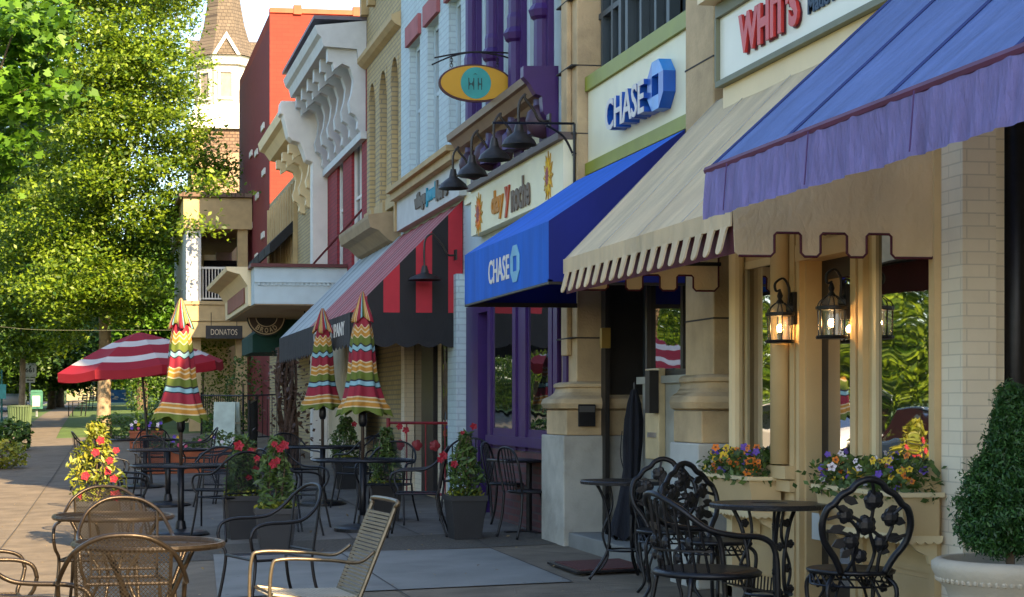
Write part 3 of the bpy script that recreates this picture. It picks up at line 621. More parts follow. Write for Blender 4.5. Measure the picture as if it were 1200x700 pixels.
# -- red brick with white bracketed cornice
t=thing('red_brick_building','red painted brick building with a white scroll bracket cornice','building')
zt=fz(430,28); rw=[(fy(424),fy(412),fz(424,330),fz(424,120)),(fy(402),fy(395),fz(424,330),fz(424,120))]
facade(t,Y430,Y384,2.6,7.3,rw,m_redbr,d=.16); body(t,Y430,Y384,7.35,m_redbr); facade(t,Y430,Y384,-.3,2.599,[],m_whitebr)
for h in rw: window(t,*h,F+.1,m_white,m_glass2,2,2,.10,.05); MB().box(F-.08,F+.02,h[0]-.1,h[1]+.1,h[2]-.12,h[2]).build('sill',m_white,t)
cz=7.55; pr=[(.003,cz-.62),(.12,cz-.6),(.16,cz-.36),(.70,cz-.33),(.74,cz-.18),(.80,cz-.13),(.84,cz),(.003,cz+.1)]
corn(t,Y430+.02,Y384,pr,m_greyw,'cornice'); MB().box(F-.86,F+.3,Y430+.015,Y384+.01,cz+.102,cz+.16).build('cornice_cap',M('lead_cap',(.12,.11,.14),.6),t)
def bracket(par,y,X,z,w,d,h,mat,nm='bracket'):
    pts=[(0,0),(-d,0),(-d,-.16*h),(-.86*d,-.17*h),(-.84*d,-.26*h)]
    pts+=[(-d*(.58+.26*math.cos(a)),-h*(.27-.14*math.sin(a)*-1)) for a in ()]
    pts+=[(-.62*d,-.18*h),(-.42*d,-.22*h),(-.32*d,-.36*h),(-.36*d,-.52*h),(-.44*d,-.64*h),(-.40*d,-.76*h),(-.26*d,-.80*h),(-.2*d,-.86*h),(-.22*d,-.95*h),(-.12*d,-h),(0,-h)]
    MB().prism(pts,lambda u,v,tt:(X+u,tt,z+v),y-w/2,y+w/2).build(nm,mat,par)
for k in range(6): bracket(t,Y430+.22+k*(Y384-Y430-.4)/5,F-.002,cz-.335,.2,.62,1.35,m_greyw)
MB().box(F-.10,F-.001,Y430+.02,Y384,cz-1.80,cz-1.68).build('band',m_greyw,t)
# -- cream building with pilaster
t=thing('cream_cornice_building','cream building with a sunlit white bracketed cornice end','building')
facade(t,Y384,Y350,-.3,6.9,[(Y384+1.4,Y384+2.3,3.4,5.2)],m_tanbr); body(t,Y384,Y350,6.95,m_tanbr)
window(t,Y384+1.4,Y384+2.3,3.4,5.2,F+.1,m_creaml,m_glass2,1,2)
zc=fz(345,114,F-.8); zc=7.05
corn(t,Y384+.45,Y350,[(.003,zc-.5),(.2,zc-.42),(.62,zc-.36),(.74,zc-.2),(.84,zc-.16),(.88,zc),(.003,zc+.05)],m_creaml,'cornice'); 
pts=[(0,.12),(-.88,.12),(-.90,-.12),(-.84,-.14),(-.80,-.30),(-.74,-.55),(-.66,-.62),(-.52,-.66),(-.46,-.80),(-.40,-.98),(-.22,-1.05),(-.14,-1.2),(-.1,-1.45),(0,-1.5)]
MB().prism(pts,lambda u,v,tt:(F-.002+u,tt,zc+v),Y384+.02,Y384+.44).build('cornice_end',m_white,t,bevel=.02)
MB().box(F-.28,F-.002,Y384+.01,Y384+.4,-.2,zc-1.0).build('pilaster',m_white,t)
for k in range(3): bracket(t,Y384+1.3+k*1.1,F-.002,zc-.5,.22,.6,1.1,m_creaml)
# -- shuttered tan building
t=thing('shuttered_building','narrow tan building with dark window awnings before the tall red wall','building')
wsx=[(Y350+.4+k*1.3,Y350+1.2+k*1.3,3.7,5.4) for k in range(4)]
facade(t,Y350,Y316,-.3,6.5,wsx,m_tanbr); body(t,Y350,Y316,6.6,m_tanbr)
for h in wsx: window(t,*h,F+.1,m_bz,m_glass2,1,2)
b=MB()
for k in range(12): y=Y350+.2+k*.5; b.box(F-.10,F-.002,y-.05,y+.05,2.7,6.3)
b.build('batten',m_tan,t)
for h in wsx: MB().prism([(F-.002,5.55),(F-.6,4.95),(F-.6,4.75),(F-.5,4.8),(F-.002,5.3)],lambda u,v,tt:(u,tt,v),h[0]-.2,h[1]+.2).build('window_awning',m_blackcl,t)
# -- tall red
t=thing('tall_red_building','tall orange red building with its side wall in full sun','building')
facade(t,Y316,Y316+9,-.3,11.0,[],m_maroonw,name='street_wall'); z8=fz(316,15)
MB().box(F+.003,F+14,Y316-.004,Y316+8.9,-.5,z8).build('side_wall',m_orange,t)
b=MB(); b.box(F-.0,F+14,Y316-.05,Y316+.18,z8,z8+.12)
for k in range(9): b.box(F+.6+k*1.5,F+.8+k*1.5,Y316-.07,Y316+.1,z8-.03,z8+.2)
b.build('coping',M('clay_coping',(.45,.09,.04),.8),t)
b=MB()
for y_,z_ in ((1.2,8.6),(3,8.2),(1.0,7.4),(2.8,7.0),(1.2,5.8),(3,5.4),(4.6,8.4),(4.6,6.4)): b.box(F-.04,F-.002,Y316+y_,Y316+y_+.7,z_,z_+.16)
b.build('white_lintel',m_white,t)
# -- balcony building
t=thing('balcony_building','tan building with an upper porch and white railing beside the leaning tree','building')
Yb=47.; s_=at(215,478,Y=Yb); xl=s_.x; xr=F-.02
zr1=at(225,231,Y=Yb).z; zr0=at(225,268,Y=Yb).z; zd1=at(225,357,Y=Yb).z; zd0=at(225,376,Y=Yb).z
MB().box(xl,xr,Yb,Yb+8,zr0,zr1).build('porch_roof',m_tan,t); MB().box(xl-.12,xr,Yb-.1,Yb+8,zr1+.002,zr1+.12).build('roof_edge',m_dshing,t)
MB().box(xl+.05,xr,Yb+.05,Yb+8,zd0,zd1).box(xl,xr,Yb,Yb+8,zd1+.002,zd1+.1).box(xl+.1,xr,Yb+.1,Yb+8,zd0-.45,zd0-.002).build('deck',m_tan,t)
for x in (xl+.35,xr-.25):
    MB().box(x-.14,x+.14,Yb+.12,Yb+.4,zd1+.1,zr0).build('post',m_white if x<xr-1 else m_tan,t); MB().box(x-.16,x+.16,Yb+.5,Yb+.8,.3,zd0-.45).build('post',m_tan,t)
MB().box(xl+.08,xl+.22,Yb+.12,Yb+7,zd1+.1,zr0).build('post',m_greyw,t)
b=MB(); b.box(xl+.5,xr-.4,Yb+.2,Yb+.25,zd1+1.0,zd1+1.06).box(xl+.5,xr-.4,Yb+.2,Yb+.25,zd1+.16,zd1+.2)
for k in range(18): x=xl+.55+k*.085; b.box(x-.012,x+.012,Yb+.21,Yb+.24,zd1+.2,zd1+1.0) if x<xr-.4 else None
b.build('railing',m_white,t)
MB().box(xl+.2,xl+1.1,Yb+8,Yb+8.3,zd1,zr0).box(xl+.2,xr,Yb+8,Yb+8.3,.2,zd0).build('rear_wall',m_creaml,t); MB().box(xl+.95,xl+2.0,Yb+6,Yb+6.3,zd1,zr0-.35).build('slate_wall',BR('slate_brick',(.03,.04,.055),(.045,.05,.06),(.015,.02,.025)),t)
MB().box(xr-.5,xr,Yb+7,Yb+7.2,zd1,zr0).build('white_screen',m_white,t); body(t,Yb+8.4,Yb+16,7.,m_creaml,X=xl+.6)
# -- white porch house below/behind
t=thing('white_house','white clapboard house with square porch columns beyond the balcony','house')
Yh=58.; x0=at(262,478,Y=Yh).x; x1=at(312,478,Y=Yh).x
MB().box(x0,x1+6,Yh+2,Yh+8,.2,3.55).build('wall',m_creaml,t)
for k,px in enumerate((284,291,305,316)): x=at(px,478,Y=Yh).x; MB().box(x-.11,x+.11,Yh,Yh+.22,.4,3.5).build('column',m_white,t)
MB().box(x0,x1+6,Yh-.1,Yh+2,3.4,3.7).build('porch_beam',m_white,t); window(t,0,0.1,1.5,2.6,x1+5,m_white,m_glass)
x=at(298,478,Y=Yh).x; MB().box(x-.3,x+.3,Yh+1.94,Yh+1.99,1.2,2.7).build('window_pane',m_glass2,t)
# -- church
t=thing('church','church with a brown shingled spire over a white octagonal belfry','church')
Yc=75.; cx=at(266,478,Y=Yc).x; zz=lambda py: at(266,py,Y=Yc).z; hw=1.42
MB().box(cx-hw-.05,cx+hw+.6,Yc+.3,Yc+3.6,.5,zz(142)).build('tower',m_dshing,t)
MB().box(cx-hw-.12,cx-hw+.4,Yc+.2,Yc+3.7,.5,zz(142)).build('corner_board',m_tan,t); MB().box(cx-hw+.55,cx+hw+.5,Yc+.24,Yc+.3,zz(262),zz(178)).build('brick_panel',BR('pale_brick',(.40,.27,.17),(.33,.22,.14),(.2,.15,.1)),t)
MB().box(cx-hw-.25,cx+hw+.8,Yc+.1,Yc+3.8,zz(150),zz(138)).box(cx-hw-.1,cx+hw+.7,Yc+.25,Yc+3.65,zz(138),zz(130)).build('belt_cornice',m_white,t)
m_belf=M('belfry_paint',(.42,.40,.36),.8,var=.15,dirt=.3)
def octo(r0,z0,r1,z1,mat,nm,ro=PI/8,c=(cx,Yc+1.9)):
    v=[(c[0]+r*math.cos(ro+PI/4*k),c[1]+r*math.sin(ro+PI/4*k),z) for r,z in ((r0,z0),(r1,z1)) for k in range(8)]
    return MB().add(v,[(k,(k+1)%8,8+(k+1)%8,8+k) for k in range(8)]+[tuple(range(8))[::-1],tuple(range(8,16))]).build(nm,mat,t)
octo(1.62,zz(132),1.40,zz(118),m_white,'belfry_base'); octo(1.36,zz(118),1.36,zz(70),m_belf,'belfry'); octo(1.5,zz(72),1.62,zz(62),m_white,'belfry_cornice')
for k in range(8):
    a=PI/4*k-PI/2; c=Vector((cx+1.262*math.cos(a),Yc+1.9+1.262*math.sin(a),0)); tx=Vector((-math.sin(a),math.cos(a),0)); nn=Vector((math.cos(a),math.sin(a),0))
    lo,hi=zz(112),zz(80); b=MB()
    for sgn in (-1,1):
        p=c+tx*sgn*.30; b.prism([(-.045,0),(.045,0),(.045,.07),(-.045,.07)],lambda u,v,tt,p=p:tuple(p+tx*u+nn*v+Vector((0,0,tt))),lo,hi)
    for z_ in (lo,hi): b.prism([(-.36,0),(.36,0),(.36,.08),(-.36,.08)],lambda u,v,tt:tuple(c+tx*u+nn*v+Vector((0,0,tt))),z_-.06,z_+.06)
    o=b.build('louvre_frame',m_white,t); MB().prism([(-.26,0),(.26,0),(.26,.01),(-.26,.01)],lambda u,v,tt:tuple(c+tx*u+nn*v+Vector((0,0,tt))),lo,hi).build('louvre',M('louvre',(.26,.22,.19),.8),o)
R0=[(1.75,62),(1.45,52),(1.18,38),(.98,20),(.84,0),(.4,-70),(.06,-135)]
b=MB(); n=8
for r_,py in R0:
    for k in range(8): a=PI/8+PI/4*k; b.v.append((cx+r_*math.cos(a),Yc+1.9+r_*math.sin(a),zz(py)))
b.f=[(i*8+k,i*8+(k+1)%8,(i+1)*8+(k+1)%8,(i+1)*8+k) for i in range(6) for k in range(8)]; b.build('spire',m_shing,t)
for k in range(0,8,2):
    a=PI/4*k-PI/2; c=Vector((cx+1.48*math.cos(a),Yc+1.9+1.48*math.sin(a),0)); tx=Vector((-math.sin(a),math.cos(a),0)); nn=Vector((math.cos(a),math.sin(a),0)); z_=zz(62)
    MB().prism([(-.58,z_),(.58,z_),(0,z_+.92)],lambda u,v,tt:tuple(c+tx*u+nn*tt+Vector((0,0,v))),-.6,.08).build('gable',m_shing,t)
    MB().prism([(-.62,z_),(-.46,z_),(0,z_+.74),(.46,z_),(.62,z_),(0,z_+1.0)],lambda u,v,tt:tuple(c+tx*u+nn*tt+Vector((0,0,v))),.081,.16).build('gable_trim',m_white,t)
MB().box(cx+1.2,cx+16,Yc+4,Yc+20,0.5,9).build('nave',m_brownbr,t)
MB().box(cx-1.62,cx-1.22,Yc+3.,Yc+3.6,zz(66),zz(42)).build('chimney',m_shing,t)
# ------------------------------------------------------------------ awnings
def cgrid(a,b_,c,d_,nu,nv,fn=None):
    """bilinear cloth grid a->b (u), a->d (v); fn(u,v) offset vector"""
    a,b_,c,d_=map(Vector,(a,b_,c,d_)); B=MB()
    for j in range(nv+1):
        for i in range(nu+1):
            u=i/nu; v=j/nv; p=(a*(1-u)+b_*u)*(1-v)+(d_*(1-u)+c*u)*v
            if fn: p=p+Vector(fn(u,v))
            B.v.append(tuple(p))
    B.f=[(j*(nu+1)+i,j*(nu+1)+i+1,(j+1)*(nu+1)+i+1,(j+1)*(nu+1)+i) for j in range(nv) for i in range(nu)]
    return B
t=thing('blue_awning','large faded blue awning with a purple drop valance in the upper right corner','awning')
Ye=fy(1165); Yn=4.2; pf=at(830,200,Y=Ye); pv=at(835,258,Y=Ye); xw=F-.01; zw=at(1045,0,Y=Ye); sl_=(zw.z-pf.z)/(zw.x-pf.x); zwall=pf.z+sl_*(xw-pf.x)
nr=4
def sag(u,v): return (0,0,-.028*abs(math.sin(u*PI*nr))**.7*math.sin(PI*min(1,v*.96)))
cgrid((pf.x,Ye,pf.z),(pf.x,Yn,pf.z),(xw,Yn,zwall),(xw,Ye,zwall),60,8,sag).build('canopy',m_blue,t,True)
b=MB()
for k in range(nr+1):
    y=Ye+(Yn-Ye)*k/nr; b.tube([(pf.x,y,pf.z+.004),(xw,y,zwall+.004)],.009,5)
b.build('seam',M('blue_seam',(.02,.04,.16),.8),t)
MB().tube([(pf.x,Ye+.01,pf.z),(pf.x,Yn,pf.z)],.021,8).build('front_bar',M('plum_binding',(.10,.02,.07),.6),t)
def wav(u,v):
    a=.005*math.sin(u*61)+.005*math.sin(u*143+1+v)+.004*math.sin(u*217+v*3); e=.018*math.exp(-((u*nr)%1-.0)**2*200)
    return (-a*(.3+v)-.012*v*math.sin(u*9),0,0.002*math.sin(u*47)*v)
cgrid((pf.x-.012,Ye,pf.z),(pf.x-.012,Yn,pf.z),(pf.x-.02,Yn,pv.z),(pf.x-.02,Ye,pv.z),260,10,wav).build('valance',m_blueval,t,True)
b=MB()
for k in range(nr): y=Ye+(Yn-Ye)*(k+.35)/nr; b.tube([(pf.x-.03,y,pf.z-.01),(pf.x-.045,y+.004,pv.z+.01)],.003,5)
b.build('valance_seam',M('violet_thread',(.07,.03,.12),.8),t)
# cream awning
t=thing('cream_awning','cream fabric awning with scalloped maroon lined valance over the custard shop','awning')
Yf=fy(843); Yn=Y1103+.03; pf=at(662,305,Y=Yf); pb=at(662,340,Y=Yf); zt=at(850,118,Y=Yf).z; X0=pf.x; zf=pf.z; zbv=zf-.245
cgrid((X0,Yf,zf),(X0,Yn,zf),(xw,Yn,zt),(xw,Yf,zt),40,6,lambda u,v:(0,0,-.02*abs(math.sin(u*PI*4))*math.sin(PI*v))).build('canopy',m_creamcl,t,True)
b=MB()
for k in range(5): y=Yf+(Yn-Yf)*k/4; b.tube([(X0,y,zf+.003),(xw,y,zt+.003)],.004,4)
b.build('seam',M('cream_seam',(.42,.38,.32),.8),t)
Lg=Yf-Yn; nf=17; pit=Lg/nf
MB().box(X0-.012,X0-.003,Yn,Yf,zf-.095,zf+.004).build('valance',m_creamcl,t)
cgrid((X0+.012,Yf,zf-.01),(X0+.012,Yn,zf-.01),(X0+.012,Yn,zbv+.01),(X0+.012,Yf,zbv+.01),20,2).build('lining',m_maroon,t)
b=MB()
for k in range(nf):
    yc=Yn+(k+.5)*pit; r_=pit*.21; pts=[(-r_*1.3,-.09),(-r_*1.05,-.12)]+[(-r_*math.cos(a),-.205-r_*.7*math.sin(a)) for a in np.linspace(0,PI,7)]+[(r_*1.05,-.12),(r_*1.3,-.09)]
    b.prism(pts,lambda u,v,tt:(X0-tt-.03*max(0,-v-.09)/.12,yc+u,zf+v),.004,.014)
b.build('scallop',m_creamcl,t)
def endpan(Y,px0,notches,pyt,pyb,nm):
    zt_=at(700,pyt,Y=Y).z; zb_=at(700,pyb,Y=Y).z; X=lambda px:at(px,400,Y=Y).x
    pts=[(X0,zf),(X0+.01,zb_+.02),(X0+.03,zb_)]; edge=[(X0+.03,zb_)]
    for a,c in notches:
        e=[(X(a)-.02,zb_),(X(a),zb_+.02),(X(a),zt_-.012),(X(a)+.012,zt_),(X(c)-.012,zt_),(X(c),zt_-.012),(X(c),zb_+.02),(X(c)+.02,zb_)]; pts+=e; edge+=e
    pts+=[(xw-.03,zb_),(xw,zb_+.03),(xw,zt)]; edge+=[(xw-.03,zb_),(xw,zb_+.03),(xw,zt)]
    o=MB().prism(pts,lambda u,v,tt:(u,tt,v),Y-.004,Y+.004).build('end_panel',m_creamcl,t)
    MB().tube([(u,Y-.004,v) for u,v in edge],.007,5).build('binding',m_maroon,o)
endpan(Yn,862,[(907,938),(961,992),(1015,1044)],270,298,'near'); endpan(Yf-.004,662,[(712,733),(753,773),(793,812)],322,340,'far')
MB().tube([(X0+.02,Yn+.05,zf-.02),(xw,Yn+.05,zf-.02)],.015,6).tube([(X0+.03,Yf-.05,zf-.02),(X0+.03,Yn,zf-.02)],.015,6).tube([(X0+.02,Yf-.05,zf-.02),(xw,Yf-.05,zf-.02)],.015,6).build('support_bar',m_black,t)
# bank awning
t=thing('bank_awning','bright blue box awning with white CHASE lettering in front of the purple shop','awning')
Yn=fy(804); Yf=fy(677); pn=at(643,259,Y=Yn); X0=pn.x; zf=pn.z; zb=at(643,330,Y=Yn).z; zt=at(804,152,Y=Yn).z
cgrid((X0,Yf,zf),(X0,Yn,zf),(xw,Yn,zt),(xw,Yf,zt),24,4,lambda u,v:(0,0,-.012*abs(math.sin(u*PI*5))*math.sin(PI*v))).build('canopy',m_chaseblue,t,True)
MB().quad((X0,Yf,zb),(X0,Yn,zb),(X0,Yn,zf),(X0,Yf,zf)).build('front_face',m_chaseblue,t)
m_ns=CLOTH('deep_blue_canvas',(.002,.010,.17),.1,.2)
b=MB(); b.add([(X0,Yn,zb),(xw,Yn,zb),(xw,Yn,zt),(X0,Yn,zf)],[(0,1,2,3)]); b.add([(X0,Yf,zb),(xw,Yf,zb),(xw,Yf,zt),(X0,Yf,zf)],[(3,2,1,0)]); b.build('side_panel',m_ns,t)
MB().box(X0,xw,Yf-.03,Yf-.002,zb-.02,zb+.02).box(X0+.001,X0+.03,Yn,Yf,zb-.015,zb+.015).box(X0,xw,Yn+.002,Yn+.03,zb-.02,zb+.02).build('frame',m_bz,t)
y0=fy(573,X0); y1=fy(597,X0); z0=fz(574,334,X0); hh=fz(574,306,X0)-z0; text('CHASE',(X0-.002,y0,z0),UXF,UZ,y0-y1,hh,m_white,t,.004,.012)
m_lgb=M('pale_logo_blue',(.15,.42,.62),.5); octagon(t,(X0-.003,fy(604,X0),fz(604,309,X0)),UXF,UZ,.15,.004,m_lgb,m_lgb)
# striped awning
m_rs=STR('maroon_striped_canvas',1,[(2,(.30,.04,.05)),(.6,(.05,.01,.015)),(1.6,(.46,.17,.17)),(.7,(.06,.012,.02)),(1.8,(.34,.05,.06)),(.6,(.5,.30,.28))],.50)
m_ws=STR('grey_striped_canvas',1,[(3,(.34,.38,.38)),(.5,(.17,.2,.2)),(1.3,(.38,.43,.43)),(.6,(.2,.24,.25))],.7)
m_rb=STR('red_black_canvas',0,[(1,(.46,.02,.035)),(1,(.010,.008,.010))],.39)
t=thing('striped_awning','huge steep awning, maroon stripes then grey ones, with a black lettered valance','awning')
Yn=fy(543); Xf=at(411,366,Y=Yn).x; zt=at(543,235,Y=Yn).z; zf=at(411,366,Y=Yn).z; Yd=fy(362,Xf); Yf=fy(328,Xf)
zv=at(411,407,Y=Yn).z
def ribs(nn): return lambda u,v:(0,0,-.02*abs(math.sin(u*PI*nn)))
cgrid((Xf,Yd,zf),(Xf,Yn,zf),(xw,Yn,zt),(xw,Yd,zt),40,4,ribs(6)).build('canopy',m_rs,t,True,label='maroon and pink striped slope'); cgrid((Xf,Yf,zf),(Xf,Yd,zf),(xw,Yd,zt),(xw,Yf,zt),60,4,ribs(12)).build('canopy',m_ws,t,True,label='grey and white striped slope')
so_=MB(); so_.add([(0,Yn-.004,zf),(xw-Xf,Yn-.004,zf),(xw-Xf,Yn-.004,zt)],[(0,1,2)]); so_.add([(-.0,Yf,zf),(xw-Xf,Yf,zf),(xw-Xf,Yf,zt)],[(0,1,2)]); so_.build('side_panel',m_rb,t,loc=(Xf,0,0))
def scal(B,fn,L_,z0,z1,n):
    for k in range(n):
        a=k*L_/n; c=(k+1)*L_/n; B.prism([(a,z0),(a,z1+.05)]+[(a+(c-a)*j/6,z1+.05-.05*math.sin(PI*j/6)) for j in range(1,6)]+[(c,z1+.05),(c,z0)],fn,0,.006)
    return B
b=MB(); scal(b,lambda u,v,tt:(Xf-.004-tt,Yn+u,v),Yf-Yn,zf,zv,26); scal(b,lambda u,v,tt:(Xf+u,Yn-.006+tt,v),xw-Xf,zf,zv,5); b.build('valance',m_blackcl,t)
y0=fy(367,Xf-.02); y1=fy(403,Xf-.02); text('COFFEE COMPANY',(Xf-.011,y0,zf-.25),UXF,UZ,y0-y1,.17,m_white,t,.003,.03)
# single shop lamp etc
def gooseneck(p,drop,reach,r,label,grp,mat=m_bz,nm='gooseneck_lamp',flat=False):
    t=thing(nm,label,'wall lamp',p,0,grp)
    MB().box(-.02,0,-.05,.05,-.06,.06).build('mount',mat,t)
    MB().tube(bez([(0,0,0),(-.10,0,.0),(-.16,0,.10),(-.24,0,.20),(-reach*.8,0,.24),(-reach,0,.14),(-reach,0,-drop)],5),.013,6).build('arm',mat,t,True)
    h=r*.75 if not flat else r*.4
    pr=[(.03,.09),(.045,.02),(.05,0),(r*.55,-h*.25),(r*.85,-h*.6),(r,-h),(r*1.03,-h),(r*.96,-h*.97),(r*.5,-h*.4),(.01,-h*.2)]
    MB().lathe(pr,(-reach,0,-drop),20,False).build('shade',mat,t,True,label=None); return t
ln=['nearest the jeweler sign','second from the left over the restaurant sign','third from the left over the restaurant sign','nearest the stone pillar']
for k,(mx,my,sxp,syp) in enumerate(((564,197,533,224),(588,179,555,209),(617,161,581,191),(647,140,610,174))):
    y=fy(mx,F-.12); p=Vector((F-.14,y,fz(mx,my,F-.14))); s2=2000/y
    rc=abs(sxp-mx)/s2+.02; gooseneck(p,(syp-my)/s2-.15,rc-.01,.165,'black gooseneck sign lamp '+ln[k],'gooseneck lamps over the restaurant sign')
p=at(545,300,Y=Y545-.02); gooseneck(Vector((F-.13,Y545-.12,p.z)),.22,.38,.20,'black flat shaded wall lamp at the end of the striped awning','',flat=True)
# oval sign
t=thing('oval_sign','hanging mustard oval sign with a turquoise disc and small dark mark','sign'); Yo=fy(607); c=at(557,98,Y=Yo); k=Yo/2000
ell=lambda rx,rz,y0,y1,mt,nm: MB().prism([(math.cos(2*PI*i/48)*rx,math.sin(2*PI*i/48)*rz) for i in range(48)],lambda u,v,tt:(c.x+u,c.y+tt,c.z+v),y0,y1).build(nm,mt,t)
ell(45*k,22.6*k,-.02,.02,M('maroon_rim',(.05,.008,.015),.5),'rim'); ell(42.6*k,20.6*k,-.026,.026,m_yel,'board'); ell(18.5*k,18.9*k,-.030,.030,m_teal,'disc')
b=MB()
for x in (-.058,-.018,.018,.045):
    b.prism([(x-.003,-.07),(x+.003,-.07),(x+.004,.05),(x-.004,.05)],lambda u,v,tt:(c.x+u*1.3,c.y+tt,c.z+v),-.034,-.031)
for x0_,x1_,zz_,th in ((-.058,-.022,-.012,.014),(.018,.05,-.012,.014),(.0,.0,0,0)):
    if th: b.prism([(x0_,zz_+.035),(x0_+.012,zz_+.006),(x1_-.012,zz_+.006),(x1_,zz_+.035),(x1_,zz_-.03),(x1_-.012,zz_-.006),(x0_+.012,zz_-.006),(x0_,zz_-.03)],lambda u,v,tt:(c.x+u*1.3,c.y+tt,c.z+v),-.0345,-.031)
b.prism([(-.024,.085),(-.006,.10),(.012,.085),(-.006,.09)],lambda u,v,tt:(c.x+u*1.3,c.y+tt,c.z+v),-.034,-.031); b.build('mark',M('dark_mark',(.01,.06,.06),.6),t)
pa=at(608,64,Y=Yo); pl=at(509,68,Y=Yo); pm=at(555,61,Y=Yo); pl2=at(506,76,Y=Yo); pr2=at(608,72,Y=Yo)
MB().tube(bez([pl,at(530,64,Y=Yo),pm,at(590,62,Y=Yo),(F,pa.y,pa.z)]),.009,6).tube(bez([pl2,at(530,66,Y=Yo),at(555,61.5,Y=Yo),at(585,65,Y=Yo),(F,pr2.y,pr2.z)]),.009,6).build('bracket',m_black,t,True)
b=MB()
for px in (529,583):
    q1=at(px,66,Y=Yo); q2=at(px,78,Y=Yo)
    for j in range(4): q=q1.lerp(q2,(j+.5)/4); b.tube([(q.x+.016*math.cos(a)*(1 if j%2 else .3),q.y+.016*math.cos(a)*(.3 if j%2 else 1),q.z+.022*math.sin(a)) for a in np.linspace(0,2*PI,9)[:-1]],.004,4,True)
b.build('chain',m_black,t)
# empty sign bracket on pier
t=thing('sign_bracket','empty black iron sign bracket fixed to the far stone pillar','bracket'); yb=PB-.06
g=lambda a,b_: at(a,b_,Y=yb)
MB().tube([g(577,144),g(673,145)],.012,6).tube([g(673,145),g(673,215)],.012,6).tube(bez([g(640,147),g(660,160),g(671,180)]),.011,6).tube([(F-.03,yb,g(673,180).z),(F-.03,yb+.1,g(673,180).z)],.01,5).build('bar',m_black,t)
# canopy of white fascia
t=thing('white_canopy','flat white marquee with dentil trim and a small red sign panel, roofing the walk','canopy')
Yn=fy(407); Xc=at(298,340,Y=Yn).x; z1=at(298,313,Y=Yn).z; z0=at(298,356,Y=Yn).z; Yf=fy(268,Xc)
MB().box(Xc,F-.002,Yn,Yf,z0,z1).build('fascia',m_ltbluep,t); MB().box(Xc-.06,F-.002,Yn-.06,Yf,z1+.002,z1+.06).build('roof_lip',M('maroon_roof',(.10,.02,.02),.6),t)
b=MB()
for k in range(22): x=Xc+.06+k*.075; zz_=z0+(z1-z0)*.50; b.box(x,x+.038,Yn-.03,Yn-.001,zz_,zz_+.05) if x<F-.05 else None
b.box(Xc,F-.003,Yn-.035,Yn-.001,zz_+.052,zz_+.07); b.build('dentils',m_ltbluep,t)
b=MB(); b.prism([(Xc-.001,z0),(Xc-.05,z0),(Xc-.06,z0+.35),(Xc-.20,z1-.08),(Xc-.42,z1-.02),(Xc-.44,z1+.05),(Xc-.001,z1+.05)],lambda u,v,tt:(u,tt,v),Yn+.6,Yf+.2); b.build('flared_cornice',m_creaml,t)
MB().box(Xc-.075,Xc-.062,Yn+1.2,Yf-.6,z0+.08,z0+.36).build('sign_panel',M('rust_panel',(.25,.06,.03),.6),t)
MB().box(Xc+.02,F-.01,Yn+.02,Yf-.02,z0-.02,z0-.001).build('soffit',M('tan_soffit',(.36,.26,.16),.7),t)
for i,(px,py) in enumerate(((357,388),(376,372))):
    Yl=31+i*2.; q=at(px,py,Y=Yl); t=thing('pendant_lamp','cone shaped pendant lamp under the white marquee, '+('lower and nearer' if i==0 else 'higher and farther'),'lamp',(q.x,q.y,q.z),0,'pendant lamps under the marquee')
    MB().lathe([(.02,.32),(.05,.26),(.10,.16),(.32,0),(.30,.0),(.02,.15)],(0,0,0),18,False).build('shade',M('lamp_tan',(.10,.065,.04),.6),t,True); MB().tube([(0,0,.3),(0,0,z0-q.z)],.012,5).build('rod',m_black,t)
# hanging signs far
def board(name,label,px0,px1,py0,py1,Y,mat,txt,tm,hang=.3):
    a=at(px0,py1,Y=Y); c=at(px1,py0,Y=Y); t=thing(name,label,'sign'); MB().box(a.x,c.x,Y-.03,Y+.03,a.z,c.z).build('board',mat,t)
    w_=c.x-a.x; h_=c.z-a.z
    text(txt,(a.x+w_*.14,Y-.031,a.z+h_*.28),UXE,UZ,w_*.72,h_*.45,tm,t,.01,.0)
    b=MB()
    for f_ in (.15,.85): b.tube([(a.x+w_*f_,Y,c.z),(a.x+w_*f_,Y,c.z+hang)],.01,4)
    b.build('hanger',m_black,t); return t
m_gold=M('pale_gold',(.50,.40,.26),.5)
board('hanging_sign','black hanging sign board reading DONATOS under the porch',241,284,382,397,45.5,m_black,'DONATOS',m_gold,.35)
t=thing('round_sign','dark oval hanging sign with a tan ring and the word BROAD','sign'); Yo=33.5; c=at(312,372,Y=Yo); k=Yo/2000
for (r1,r2,y_,mt,nm) in ((23,22,.03,m_black,'board'),(21.5,20.5,.036,m_gold,'ring'),(20.3,19.3,.042,M('sign_brown',(.035,.018,.012),.5),'face'),(13,11.5,.048,m_gold,'inner_ring'),(12,10.5,.054,m_black,'centre')):
    MB().prism([(math.cos(2*PI*i/40)*r1*k,math.sin(2*PI*i/40)*r2*k) for i in range(40)],lambda u,v,tt:(c.x+u,c.y+tt,c.z+v),-y_,y_).build(nm,mt,t)
for ch,an in zip('BROAD',(-128,-109,-90,-71,-52)):
    a=R(an); p=Vector((c.x+math.cos(a)*16.2*k,c.y-.043,c.z+math.sin(a)*15.4*k)); ux=Vector((-math.sin(a),0,math.cos(a))); uy=Vector((-math.cos(a),0,-math.sin(a))); hh=6*k
    text(ch,p-ux*hh*.35-uy*hh/2,ux,uy,hh*.7,hh,m_gold,t,.01,.02)
MB().tube([(c.x,c.y,c.z+.35),(c.x,c.y,3.4)],.015,5).build('hanger',m_black,t)
t=thing('green_awning','small dark green awning beyond the grey striped one','awning'); Yg=34.; a=at(296,413,Y=Yg); c=at(340,393,Y=Yg)
